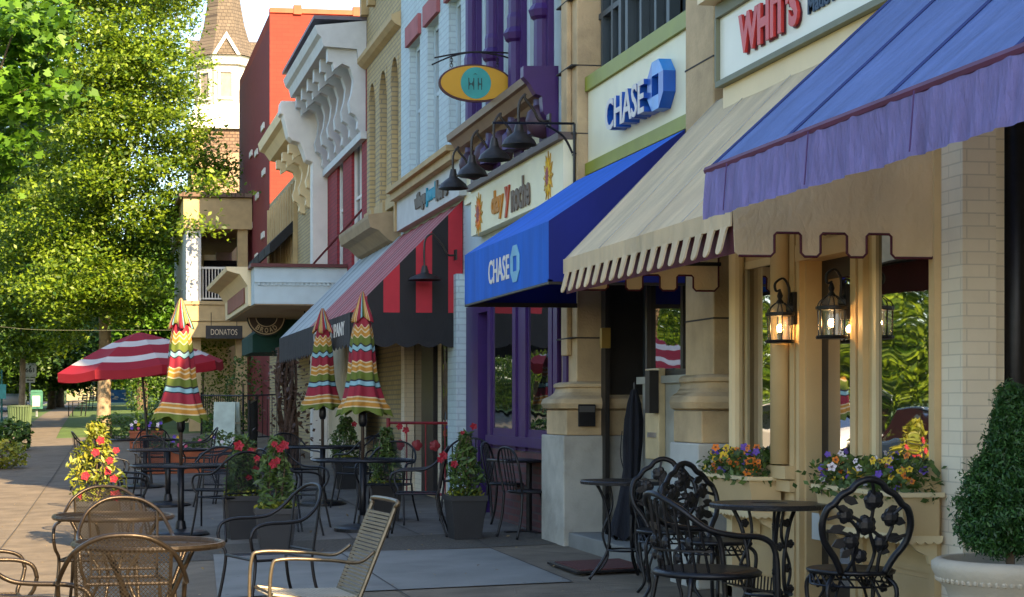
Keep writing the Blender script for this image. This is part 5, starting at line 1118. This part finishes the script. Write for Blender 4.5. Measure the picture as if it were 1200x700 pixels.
p=ground(121,505); tree('maple_tree','tall maple with its lit trunk showing above the red umbrella, reaching toward the steeple',(at(121,478,Y=Y0).x,Y0),8.5,L0,2300,54,.28,.15,m_lf,m_barkl,.23)
# farther trees
far=[(70,100,[(20,330,3.2),(60,300,3.4),(110,330,3.),(150,350,2.4),(30,380,2.8),(95,385,2.6),(140,395,2.2),(170,330,1.8),(10,280,3),(40,420,1.8),(70,425,1.6),(100,430,1.4),(150,430,1.6),(5,425,2)],m_lf,'broad bright green tree beyond the main maple','x'),
 (165,80,[(150,330,2.2),(185,350,2.),(205,300,1.8),(200,365,1.4),(175,395,1.6),(160,415,1.5),(195,330,1.6),(210,270,1.3),(180,290,1.6),(215,330,.8)],m_lf2,'bright tree rising behind the umbrellas'),
 (25,62,[(5,230,2.4),(30,270,2.2),(0,320,2.2),(45,330,1.9),(15,380,1.7),(50,390,1.2),(-20,260,2.5),(30,180,2.4),(-5,140,2.6),(70,220,1.6)],m_lf,'tree with a pale straight trunk at the left edge of the walk'),
 (60,95,[(60,400,2.4),(40,420,1.8),(80,425,1.6),(20,410,1.8),(100,400,2.0),(90,435,1.2)],m_lfd,'low darker tree behind the route sign'),
 (115,150,[(100,400,5),(130,410,4.5),(60,420,4),(150,430,3.5),(170,400,4.),(200,410,4),(20,425,4)],m_lfd,'dark tree at the far end of the walk'),
 (225,110,[(215,300,2.4),(225,350,2.2),(205,400,2.4),(225,430,1.6),(235,400,1.2),(190,430,2.2)],m_lfd,'dark green tree beside the balcony building'),
 (-60,70,[(-60,200,4.5),(-20,100,4.5),(-30,0,4.5),(0,-60,4.5),(-70,300,4)],m_lf,'large tree just past the left edge of the picture')]
for i,(px,Y,ls,mt,lab,*_) in enumerate(far):
    bx=at(px,478,Y=Y).x; tree('shade_tree',lab,(bx,Y),at(px,ls[0][1]+30,Y=Y).z if i not in (3,4) else 4,[lob(a,b_,Y,r,random.uniform(-2,2)*Y/60) for a,b_,r in ls],int(1500 if Y<90 else 1100),24,.34*Y/65,.22*Y/62,mt,m_barkl if i in (2,) else m_bark,.26 if i!=2 else .13)
for px,Y,lab in ((10,190,'leftmost dark tree closing the far end of the street'),(60,205,'dark tree closing the far end of the street, beyond the newspaper box'),(135,180,'dark tree behind the lawn banner'),(185,190,'dark tree closing the view behind the sunlit umbrella')):
    tree('shade_tree',lab,(pxX(px,Y),Y),5,[lob(px+dx,py,Y,r) for dx,py,r in ((-35,455,3.),(-15,440,3.5),(10,450,3.2),(30,440,3.4),(0,425,4),(20,465,2.2),(-25,467,2.))],700,22,.9,.6,m_lfd,m_bark,.4)
# near maple spray hanging in at upper left
Yn=17.; ls=[lob(a,b_,Yn,r,random.uniform(-.4,.4)) for a,b_,r in ((-10,10,.42),(20,25,.36),(45,15,.3),(75,25,.22),(0,60,.4),(35,60,.3),(-10,110,.4),(30,105,.34),(60,100,.26),(72,112,.16),(15,140,.3),(-20,180,.4),(10,170,.25),(50,40,.22),(-5,210,.28))]
bx=pxX(-120,18); tree('maple_tree','near maple whose big leaved branch hangs into the upper left corner',(bx,18.),5.2,ls,300,9,.09,.115,m_lf2,m_bark,.16,shape='maple')
# trees across the road (behind the picture's left edge; the shop windows mirror them)
for i,(x,y) in enumerate(((-14.5,13),(-15.5,20),(-14,27),(-15.5,34),(-14,42),(-16,52),(-15,60),(-13.5,68),(-16,76),(-14,85),(-15,95),(-13.5,106),(-15,118),(-14,132),(-21,40),(-21,52),(-22,64),(-21,78),(-22,94),(-21,112))):
    ls=[(x+random.uniform(-2.2,2.2),y+random.uniform(-3,3),random.uniform(1.4,8.5),random.uniform(1.3,2.2),.8) for _ in range(16)]
    tree('roadside_tree','leafy tree across the road, mirrored in the shop windows, number of the row unseen','' or (x,y),5,ls,650,20,.34,.26,m_lf,m_bark,.25,group='trees across the road',limbs=False)['label']='leafy tree across the road, mirrored in the shop windows'
# ---- planters
def flower(b,p,r,n=5,depth=.3,nrm=(0,-1,.25)):
    r=r*.84*random.uniform(.8,1.12)
    nrm=Vector(nrm).normalized(); u=nrm.cross(Vector((0,0,1))).normalized(); w_=u.cross(nrm); p=Vector(p); ph=random.uniform(0,6)
    for k in range(n):
        a=ph+2*PI*k/n; d=u*math.cos(a)+w_*math.sin(a); s=nrm.cross(d)
        o=len(b.v); q=[p,p+d*r*.6+s*r*.4+nrm*r*depth,p+d*r+nrm*r*depth*.6,p+d*r*.6-s*r*.4+nrm*r*depth]; b.v+=[tuple(v) for v in q]; b.f.append((o,o+1,o+2,o+3))
def vine_planter(label,px,Y,potw,poth,ph,pr,fl,mat,yellow=False,seed=1,pot=True):
    X=pxX(px,Y); z=G(X,Y); t=thing('flower_planter',label,'planter',(X,Y,z),random.uniform(-.1,.1),'potted red flowering vines')
    w=potw/2
    if pot:
        b=MB(); w0=w*.76
        for ww,z_ in ((w0,0),(w,poth-.05),(w*1.07,poth-.05),(w*1.07,poth),(w*.9,poth),(w*.88,poth-.06)): b.v+=[(-ww,-ww,z_),(ww,-ww,z_),(ww,ww,z_),(-ww,ww,z_)]
        b.f=[(4*i+k,4*i+(k+1)%4,4*i+4+(k+1)%4,4*i+4+k) for i in range(5) for k in range(4)]+[(3,2,1,0),(20,21,22,23)]; b.build('pot',m_pot,t)
        MB().box(-w*.87,w*.87,-w*.87,w*.87,poth-.07,poth-.04).build('soil',m_soil,t)
    b=MB()
    for k in range(7): a=random.uniform(0,6); b.tube(bez([(.04*math.cos(a),.04*math.sin(a),poth-.05),(.09*math.cos(a+1),.09*math.sin(a+1),poth+ph*.5),(.05*math.cos(a+2),.05*math.sin(a+2),poth+ph*.92)],4),.006,4)
    b.build('stem',m_bark,t)
    n=900; v=rng.uniform(0,1,n)**.85; r=pr*(.55+.6*np.sin(PI*np.minimum(1,v*1.02+.12)))*(1-.45*v)*rng.uniform(.25,1.1,n)**.5; a=rng.uniform(0,2*PI,n)
    r*=1+.25*np.sin(a*3+v*9)
    leafmesh('foliage',np.stack([r*np.cos(a),r*np.sin(a),poth-.02+ph*v],1),.085,mat,t,flat=.2,shape='long',droop=.3)
    if not yellow: 
        n=150; a=rng.uniform(0,2*PI,n); r=rng.uniform(.3,1.15,n)*w; leafmesh('ground_foliage',np.stack([r*np.cos(a),r*np.sin(a),poth+rng.uniform(-.01,.06,n)],1),.05,m_lfy,t)
    for (dx,dz,r_) in fl:
        b=MB(); flower(b,(dx,-pr*.75 if abs(dx)<pr*.9 else -.02,poth+dz),r_); flower(b,(dx+.01,-pr*.78 if abs(dx)<pr*.9 else -.03,poth+dz+.005),r_*.7); b.build('flower',FL['red'],t)
    return t
vine_planter('charcoal square pot with a red flowering vine, right of centre before the purple shop',545,16.1,.34,.42,.62,.165,[(-.22,.10+.28,.06),(-.14,.30,.05),(-.25,.34,.05),(.05,.66,.05),(-.06,.60,.03)],m_lfp)
vine_planter('charcoal pot with three big red blooms behind the light edged armchair',323,15.5,.36,.42,.66,.175,[(.07,.57,.06),(.03,.54,.05),(-.03,.40,.062),(.0,.43,.05),(-.02,.58,.04),(-.17,.45,.04)],m_lfp)
vine_planter('sunlit yellow green flowering plant with red blooms by the walk',112,17.2,.42,.45,.78,.27,[(.0,.48,.06),(-.10,.25,.07),(.14,.40,.055),(.12,.30,.06),(.18,.22,.055),(.2,.5,.05),(.05,.6,.06),(-.14,.05,.05),(.2,.05,.08)],m_lfy,True)
vine_planter('dark pot with red blooms between the left umbrella table and the bright planter vine',283,17.2,.34,.44,.62,.17,[(-.05,.50,.07),(.07,.45,.05),(.12,.25,.06),(.05,.18,.05)],m_lfp)
vine_planter('dark pot of leafy vine under the right striped umbrella',452,18.6,.34,.42,.62,.17,[(.14,.62,.05),(.22,.58,.05)],m_lfp)
vine_planter('leafy potted vine behind the middle striped umbrella',405,24.0,.34,.42,.62,.22,[(.1,.5,.05)],m_lfp)
# orange wood planter boxes
for i,(a,c,Y,lab) in enumerate(((172,300,29.5,'long orange wooden planter box of mixed flowers behind the left tables'),(152,190,38,'short orange planter box beside the lawn, behind the long one'))):
    x0,x1=pxX(a,Y),pxX(c,Y); z=G(x0,Y); t=thing('planter_box',lab,'planter',((x0+x1)/2,Y,z),0,'orange planter boxes'); w=(x1-x0)/2
    MB().box(-w,w,-.2,.2,.02,.40).box(-w-.02,w+.02,-.22,.22,.402,.45).build('box',m_terra,t); MB().box(-w+.03,w-.03,-.225,-.201,.18,.2).build('groove',m_dark,t)
    n=700; xs=rng.uniform(-w,w,n); leafmesh('foliage',np.stack([xs,rng.uniform(-.2,.2,n),.45+rng.uniform(0,.22,n)*(1+.4*np.sin(xs*5))],1),.09,m_lfp,t)
    for k in range(14):
        b=MB(); flower(b,(random.uniform(-w,w),-.22,random.uniform(.48,.66)),.05); b.build('flower',FL[random.choice(['white','pink','purple','yellow'])],t)
# pansy boxes
def pansybox(label,y0,y1,z0,z1,cols,seed):
    random.seed(seed); t=thing('flower_box',label,'flower box',(F-.013,0,0),0,'cream pansy boxes under the shop windows'); D=.23
    b=MB(); b.prism([(-D,z1),(-.02,z1),(-.02,z0),(-D+.03,z0)],lambda u,v,tt:(u,tt,v),y0,y1); b.build('box',m_cream,t)
    MB().box(-D-.02,-.0,y0-.02,y1+.02,z1+.001,z1+.025).build('lip',m_creaml,t)
    b=MB(); nsc=int((y1-y0)/.055)
    pts=[(y0-.004,z0+.02)]+[(y0+(y1-y0)*i/(nsc*4),z0-.012-.014*abs(math.sin(PI*i/4))) for i in range(nsc*4+1)]+[(y1+.004,z0+.02)]
    b.prism(pts,lambda u,v,tt:(-D+.028-tt,u,v),0,.012)
    pts=[(-D+.01,z0+.02)]+[(-D+.03+(D-.04)*i/16,z0-.010-.014*abs(math.sin(PI*i/4))) for i in range(17)]+[(-.004,z0+.02)]
    b.prism(pts,lambda u,v,tt:(u,y0-tt,v),.001,.012); b.build('scalloped_edge',m_creaml,t)
    for y in (y0+.06,(y0+y1)/2,y1-.06): MB().prism([(-.16,z0-.015),(-.01,z0-.015),(-.01,z0-.15),(-.05,z0-.13),(-.06,z0-.09),(-.12,z0-.06)],lambda u,v,tt:(u,tt,v),y-.015,y+.015).build('bracket',m_creaml,t)
    n=1500; ys=rng.uniform(y0-.02,y1+.02,n); xs=-D/2+rng.normal(0,.085,n); zs=z1+rng.uniform(-.03,.19,n)*(1-.6*((xs+D/2)/.25)**2)
    leafmesh('foliage',np.stack([xs,ys,zs],1),.05,m_lfp,t,flat=.2)
    n=70
    for k in range(n):
        f=(k+.5)/n; y=y0+(y1-y0)*f+random.uniform(-.03,.03); c=random.choice(cols(f)); a=random.uniform(-.3,1.1); x=-D/2-.14*math.cos(a*1.2)+random.uniform(-.02,.1); z=z1+.04+.17*random.random()
        b=MB(); r_=random.uniform(.022,.034); nr=(-.5,-1,.35) if random.random()<.6 else (-1,-.4,.5); flower(b,(x,y-.02,z),r_,5,.2,nr); o=b.build('flower',FL[c],t)
        if c in('yellow','white','orange'): b=MB(); flower(b,Vector((x,y-.02,z))+Vector(nr).normalized()*.008,r_*.4,4,.1,nr); b.build('flower_centre',M('pansy_face',(.06,.015,.03)) if 'pansy_face' not in bpy.data.materials else bpy.data.materials['pansy_face'],o)
    return t
zt_=fz(1062,584,F-.24); zb_=fz(1062,634,F-.24)
pansybox('cream pansy box under the right hand window, mostly purple and yellow blooms',fy(1108),fy(1003),zb_,zt_,lambda f:['purple','purple','yellow','orange','white'] if f>.4 else ['yellow','yellow','purple','orange'],3)
pansybox('cream pansy box under the left hand window, mostly orange and yellow blooms',fy(921),fy(868),zb_,zt_,lambda f:['orange','orange','purple'] if f<.45 else ['yellow','yellow','purple','orange'],5)
random.seed(21)
# spruce in urn
Yu=7.35; Xu=pxX(1184,Yu); t=thing('urn_planter','pale cast stone urn planter in the lower right corner','planter',(Xu,Yu,G(Xu,Yu)))
H_=.58; MB().lathe([(.20,0),(.22,.04),(.20,.07),(.22,.2),(.27,.40),(.285,.44),(.315,.47),(.33,.50),(.345,.53),(.345,.56),(.325,.575),(.31,.58),(.29,.575),(.28,.52),(.01,.52)],(0,0,0),48,False).build('urn',m_stonepot,t,True)
b=MB()
for k in range(64): a=2*PI*k/64; b.ball((.318*math.cos(a),.318*math.sin(a),.487),.013,1,1,1.3,6)
b.build('rim_beads',m_stonepot,t); MB().lathe([(.01,.545),(.285,.53)],(0,0,0),24,False).build('soil',m_soil,t)
t=thing('spruce_shrub','dark green conical spruce growing in the stone urn','shrub',(Xu,Yu,G(Xu,Yu)))
MB().tube([(0,0,.5),(0,0,1.35)],.02,7).build('trunk',m_bark,t)
n=60000; v=rng.uniform(0,1,n)**1.25; nb=260; bi=rng.integers(0,nb,n); bv=(np.arange(nb)/nb)**1.15; ba=rng.uniform(0,2*PI,nb); bl=rng.uniform(.62,1.22,nb)
h=bv[bi]; R0_=.205*(1-h)**1.2*(.9+.45*np.minimum(1,h*4))*bl[bi]+.010; q=rng.uniform(.2,1,n)**.7
x=R0_*q*np.cos(ba[bi])+rng.normal(0,.022,n); y=R0_*q*np.sin(ba[bi])+rng.normal(0,.022,n); z=.60+.74*h+.08*q*R0_/.27+rng.normal(0,.022,n)
o=leafmesh('foliage',np.stack([x,y,z],1),.03,m_spr,t,flat=0.,shape='long',droop=-.9)
# ---- rails, fences, things in the middle distance
def rail(name,label,cat,pts,h,mat,gap=.12,scroll=False):
    t=thing(name,label,cat,(0,0,0)); P_=[Vector((x,y,G(x,y))) for x,y in pts]
    for z in (h,.12): MB().tube([p+Vector((0,0,z)) for p in P_],.018,5).build('rail',mat,t)
    b=MB()
    for a,c in zip(P_,P_[1:]):
        n=max(1,int((c-a).length/gap))
        for k in range(n): p=a.lerp(c,k/n); b.tube([p+Vector((0,0,.12)),p+Vector((0,0,h))],.009,4)
    b.build('balusters',mat,t); b=MB()
    for p in P_: b.tube([p,p+Vector((0,0,h+.06))],.028,6)
    b.build('post',mat,t)
    if scroll:
        b=MB()
        for a,c in zip(P_,P_[1:]):
            for f in np.linspace(.15,.85,4): p=a.lerp(c,f); rose(b,p.x,p.y,p.z+h*.72,.06)
        b.build('scrollwork',mat,t)
    return t
m_rr=M('red_iron',(.22,.012,.02),.5); rail('red_railing','low red iron railing with flower scrollwork before the coffee shop','railing',[(pxX(455,21.5),21.5),(pxX(545,20.3),20.3)],1.0,m_rr,.3,True)
rail('iron_fence','black iron fence behind the orange planter box','fence',[(pxX(236,42),42),(pxX(285,40),40),(pxX(330,40),40)],1.1,m_black,.11)
rail('stair_rail','heavy dark handrail post at the steps beyond the planter box','railing',[(pxX(292,30),30),(pxX(300,33),33)],1.15,m_black,.14)
t=thing('vine_trunk','brown dried vine column beside the grey striped awning','plant',(pxX(338,29),29,G(3.3,29))); b=MB()
for k in range(16):
    a=random.uniform(0,6); r=random.uniform(.05,.22); b.tube(bez([(r*math.cos(a),r*math.sin(a),0),(r*math.cos(a+1),r*math.sin(a+1),.7),(r*math.cos(a+2.2),r*math.sin(a+2.2),1.4),(r*math.cos(a+3),r*math.sin(a+3),2.1)],5),.025,5)
b.build('stems',M('dry_vine',(.10,.06,.04),.9,var=.4),t); n=500; leafmesh('foliage',np.stack([rng.normal(0,.2,n),rng.normal(0,.2,n),rng.uniform(.2,2.1,n)],1),.10,LEAF('dry_leaves',(.07,.035,.02),(.14,.08,.05),.2),t)
m_cur=M('curtain_cloth',(.50,.44,.30),.9,var=.1)
t=thing('pale_curtain','pale pleated curtain hanging under the black valance behind the umbrellas','curtain',(0,0,0)); ya,yb=fy(424,F-.3),fy(386,F-.3); cgrid((F-.3,yb,2.5),(F-.3,ya,2.5),(F-.3,ya,.9),(F-.3,yb,.9),90,3,lambda u,v:(.06*math.sin(u*52),0,0)).build('cloth',m_cur,t,True)
MB().tube([(F-.3,ya,2.52),(F-.3,yb,2.52)],.02,5).build('rod',m_black,t)
t=thing('sandwich_board','white folding sandwich board sign by the black fence','sign',(pxX(266,38.5),38.5,G(3,38.5)),1.2); b=MB(); b.prism([(-.28,0),(-.22,0),(-.12,1.0),(-.18,1.0)],lambda u,v,tt:(u,tt,v),-.25,.25).prism([(.28,0),(.22,0),(.12,1.0),(.18,1.0)],lambda u,v,tt:(u,tt,v),-.25,.25); b.build('boards',M('board_pale',(.5,.58,.5),.7),t); MB().box(-.2,.2,-.26,-.251,.5,.55).build('brace',m_white,t)
def bush(label,px,Y,r,h,mat,n=1800,leaf=.10,name='shrub'):
    X=pxX(px,Y); t=thing(name,label,'shrub',(X,Y,G(X,Y)),0,'shrubs along the walk'); d=rng.normal(size=(n,3)); d/=np.linalg.norm(d,axis=1,keepdims=True); d*=rng.uniform(.4,1,(n,1))**.5; d*=1+.2*np.sin(d[:,:1]*7)*np.cos(d[:,2:]*6)
    MB().tube([(0,0,0),(0,0,h*.6)],.03,5).build('stem',m_bark,t); leafmesh('foliage',d*np.array([r,r,h/2])+np.array([0,0,h/2]),leaf,mat,t)
bush('dark round shrub left of the sunlit umbrella, beyond the lawn',172,47,.6,2.3,m_lfd); bush('dark low shrub behind the orange planter box',262,39,.5,.9,m_lfd,900); bush('leafy shrub on the near side of the white house porch',238,50,.9,2.8,m_lf); bush('green shrub right of the white house porch',285,44,.5,2.2,m_lfd,900)
bush('sunlit grassy clump at the left edge of the walk, lower one',2,33,.5,.55,m_lfy,700,.12); bush('spiky dark green clump by the slatted bin',12,40,.5,.75,m_lfd,700,.16); bush('small leafy clump on the lawn beside the black benches',130,43,.6,.7,m_lfd,900)
# ---- street furniture, far left
def bin_(label,px,Y,h,r): 
    X=pxX(px,Y); t=thing('litter_bin',label,'litter bin',(X,Y,G(X,Y)),0,'green slatted litter bins'); m=M('green_metal',(.10,.15,.07),.6)
    b=MB()
    for k in range(26): a=2*PI*k/26; b.tube([(r*.8*math.cos(a),r*.8*math.sin(a),.02),(r*math.cos(a),r*math.sin(a),h)],r*.085,4)
    b.build('slats',m,t); b=MB(); b.lathe([(r*.98,h-.03),(r*1.06,h-.03),(r*1.06,h+.02),(r*.9,h+.02)],(0,0,0),24).lathe([(r*.7,.03),(r*.72,h*.9)],(0,0,0),16,True); b.build('liner',M('bin_liner',(.06,.09,.045),.7),t)
bin_('larger green slatted litter bin on the sunlit side of the walk',23,48,.85,.32); bin_('small green litter bin far down the walk',72,125,.95,.36)
X=pxX(43,72); t=thing('newspaper_box','green newspaper box on a post beside the walk','newspaper box',(X,72,G(X,72))); MB().box(-.25,.25,-.2,.2,.32,1.0).prism([(-.27,1.0),(.27,1.0),(.2,1.1),(-.2,1.1)],lambda u,v,tt:(u,tt,v),-.22,.22).build('box',M('box_green',(.03,.16,.11),.5),t); MB().box(-.17,.14,-.215,-.201,.42,.86).build('notice',m_white,t); MB().tube([(0,0,0),(0,0,.32)],.05,6).build('post',m_greyw,t)
X=pxX(35,64); t=thing('route_sign','white route 661 sign with an arrow plate on a post','sign',(X,64,G(X,64))); k=64/2000
MB().tube([(0,0,0),(0,0,2.95)],.03,6).build('post',m_greyw,t); zc_=at(35,434,Y=64).z-G(X,64)
MB().box(-.24,.24,-.05,-.03,zc_-.25,zc_+.25).build('shield_backing',m_white,t); MB().prism([(math.cos(2*PI*i/24)*.225,math.sin(2*PI*i/24)*.2) for i in range(24)],lambda u,v,tt:(u,-.051-tt,zc_+v),0,.006).build('shield',M('sign_white2',(.8,.8,.76)),t)
text('661',(-.16,-.058,zc_-.08),UXE,UZ,.32,.17,m_black,t,.004,.01); MB().box(-.19,.19,-.05,-.03,zc_-.46,zc_-.28).build('arrow_plate',m_white,t)
MB().prism([(-.13,zc_-.37),(-.05,zc_-.32),(-.05,zc_-.35),(.12,zc_-.35),(.12,zc_-.39),(-.05,zc_-.39),(-.05,zc_-.42)],lambda u,v,tt:(u,-.051-tt,v),0,.004).build('arrow',m_black,t)
X=pxX(2,60); t=thing('street_post','thin green post with a small plate at the left edge','post',(X,60,G(X,60))); MB().tube([(0,0,0),(0,0,1.9)],.04,6).build('post',M('post_green',(.02,.12,.10)),t); MB().box(-.15,.15,-.06,-.04,.9,1.4).build('plate',m_teal,t)
for i,(px,Y,rz) in enumerate(((90,70,1.45),(100,86,1.45))):
    X=pxX(px,Y); t=thing('park_bench','black slatted park bench '+('nearer the camera' if i==0 else 'farther')+' at the lawn edge','bench',(X,Y,G(X,Y)),-rz,'black park benches')
    b=MB()
    for k in range(5): b.box(-.8,.8,-.25+k*.1,-.17+k*.1,.42,.45)
    b.build('seat',m_black,t); b=MB()
    for k in range(4): b.box(-.8,.8,.27+k*.02,.29+k*.02,.5+k*.1,.57+k*.1)
    b.build('backrest',m_black,t)
    for s in (-1,1): MB().tube([(s*.75,-.25,0),(s*.75,-.25,.6),(s*.75,.2,.6)],.025,5).tube([(s*.75,.25,0),(s*.75,.34,.9)],.025,5).build('leg',m_black,t)
Y=85; a=at(118,472,Y=Y); c=at(155,457,Y=Y); t=thing('banner','blue and white banner on a low fence at the back of the lawn','banner'); MB().box(a.x,c.x,Y-.02,Y+.02,a.z,c.z).build('cloth',M('banner_blue',(.03,.16,.42),.6),t)
random.seed(4); b=MB()
for k in range(16): x=random.uniform(a.x+.1,c.x-.3); z=random.uniform(a.z+.08,c.z-.12); b.box(x,x+random.uniform(.06,.25),Y-.028,Y-.021,z,z+random.uniform(.03,.09))
b.build('white_marks',m_white,t); MB().box(a.x,a.x+.05,Y,Y+.05,G(a.x,Y),c.z).box(c.x-.05,c.x,Y,Y+.05,G(a.x,Y),c.z).build('post',m_black,t)
t=thing('far_house','sunlit pale yellow house glimpsed between the far trunks','house'); x=pxX(113,175); MB().box(x-3,x+5,175,181,0,4.2).build('wall',M('far_wall',(.26,.23,.13),.8),t); MB().prism([(x-3.5,4.2),(x+5.5,4.2),(x+1,6.5)],lambda u,v,tt:(u,tt,v),174.8,181.2).build('roof',m_dshing,t); MB().box(x-.6,x+.6,174.9,174.999,1,2.6).build('window',m_glass2,t)
# cars
def car(label,X,Y,rz,col):
    t=thing('parked_car',label,'car',(X,Y,G(X,Y)-.15 if X<-3.6 else G(X,Y)),rz,'cars parked along the kerb')
    pr=[(-2.15,.35),(-2.2,.62),(-2.1,.85),(-1.5,.95),(-.9,1.0),(1.3,1.0),(2.0,.92),(2.2,.75),(2.2,.4),(2.05,.3),(-2.0,.3)]
    gh=[(-1.0,.98),(-.35,1.42),(.7,1.45),(1.45,.99)]
    m=M('car_paint_'+col[0],col[1],.25,.1,var=.03); 
    MB().prism(pr,lambda u,v,tt:(tt,u,v),-.86,.86).build('body',m,t,bevel=.06)
    b=MB(); lo=[(x*s,u,v) for s in (-1,1) for (u,v),x in zip(gh,(.80,.66,.66,.80))]; b.add(lo,[(0,1,2,3),(7,6,5,4),(0,4,5,1),(2,6,7,3)]); b.build('windows',m_glass,t)
    MB().box(-.66,.66,-.38,.72,1.43,1.47).build('roof',m,t,bevel=.015)
    for s in (-1,1):
        for y in (-1.4,1.35):
            w_=MB(); w_.prism([(math.cos(2*PI*i/20)*.32,math.sin(2*PI*i/20)*.32) for i in range(20)],lambda u,v,tt:(tt,y+u,.32+v),s*.70,s*.88); w_=w_.build('wheel',m_black,t); MB().prism([(math.cos(2*PI*i/16)*.2,math.sin(2*PI*i/16)*.2) for i in range(16)],lambda u,v,tt:(tt,y+u,.32+v),s*.881,s*.90).build('rim',m_greyw,w_)
        MB().ball((s*.62,-2.14,.68),.12,1.2,.5,.7).build('headlight',M('lamp_lens',(.7,.7,.65),.1) if 'lamp_lens' not in bpy.data.materials else bpy.data.materials['lamp_lens'],t)
car('white car parked by the kerb, mirrored in the custard shop window',-4.9,31.5,0,('white',(.75,.74,.7))); car('dark blue car parked by the kerb, mirrored before the white one',-4.9,25.5,0,('blue',(.03,.06,.12))); car('red car parked by the kerb, farther along',-4.9,38,0,('red',(.3,.03,.02)))
car('silver white car parked far off at the left edge under the trees',pxX(12,100),100,0,('silver',(.65,.62,.60)))
# wires
t=thing('overhead_wire','thin pale overhead wire crossing in front of the trees','wire'); p=[at(0,383,Y=44),at(60,387,Y=45),at(215,387,Y=46)]; MB().tube(bez(p,6),.004,4).build('cable',m_sage,t)
t=thing('support_rod','slanting dark red support rod above the white marquee','rod'); p=at(365,312,Y=31); q=Vector((F,fy(424),fz(424,246))); MB().tube([p,q],.02,5).build('bar',m_maroonw,t)

n=420; xs=rng.uniform(-3.4,F-.2,n); ys=8+rng.uniform(0,1,n)**1.6*26; zs=np.array([G(float(a),float(b_))+.02 for a,b_ in zip(xs,ys)])
lit=thing('fallen_leaves','small dry leaves and petals scattered over the pavement','leaves'); lit['kind']='stuff'
o=leafmesh('leaves',np.stack([xs,ys,zs],1),.04,LEAF('dry_litter',(.10,.06,.02),(.30,.20,.06),.1),lit,flat=3); o['kind']='stuff'
# ------------------------------------------------------------------ each loose piece of a built-up trim becomes a part of its own
def split_loose(o,limit=60):
    me=o.data; n=len(me.vertices); par=list(range(n))
    def find(a):
        while par[a]!=a: par[a]=par[par[a]]; a=par[a]
        return a
    for e in me.edges: par[find(e.vertices[0])]=find(e.vertices[1])
    comp={}
    for p in me.polygons: comp.setdefault(find(p.vertices[0]),[]).append(tuple(p.vertices))
    if not 2<=len(comp)<=limit: return
    co=[tuple(v.co) for v in me.vertices]; sm=me.polygons[0].use_smooth; nm=o.name.split('.')[0]; first=True
    for fs in comp.values():
        ids=sorted({i for f in fs for i in f}); mp={i:k for k,i in enumerate(ids)}
        m2=bpy.data.meshes.new(nm); m2.from_pydata([co[i] for i in ids],[],[tuple(mp[i] for i in f) for f in fs]); m2.materials.append(me.materials[0])
        if sm: m2.polygons.foreach_set('use_smooth',[True]*len(m2.polygons))
        m2.update()
        if first: o.data=m2; first=False
        else: c=o.copy(); c.data=m2; COL.objects.link(c)
SPLIT=set('scallop mortar_joint side_panel storefront_frame trim sill base_course siding valance_seam seam olive_band frame moulding purple_pilaster coping white_lintel batten dentil top_rail support_bar bracket brace boards groove service_panel wall_trim lower_moulding porch_roof deck rear_wall canopy_seam box back_rods back_post wall post belt_cornice'.split())
for o in [q for q in COL.objects if q.type=='MESH' and q.name.split('.')[0] in SPLIT and q.data.users==1]: split_loose(o)
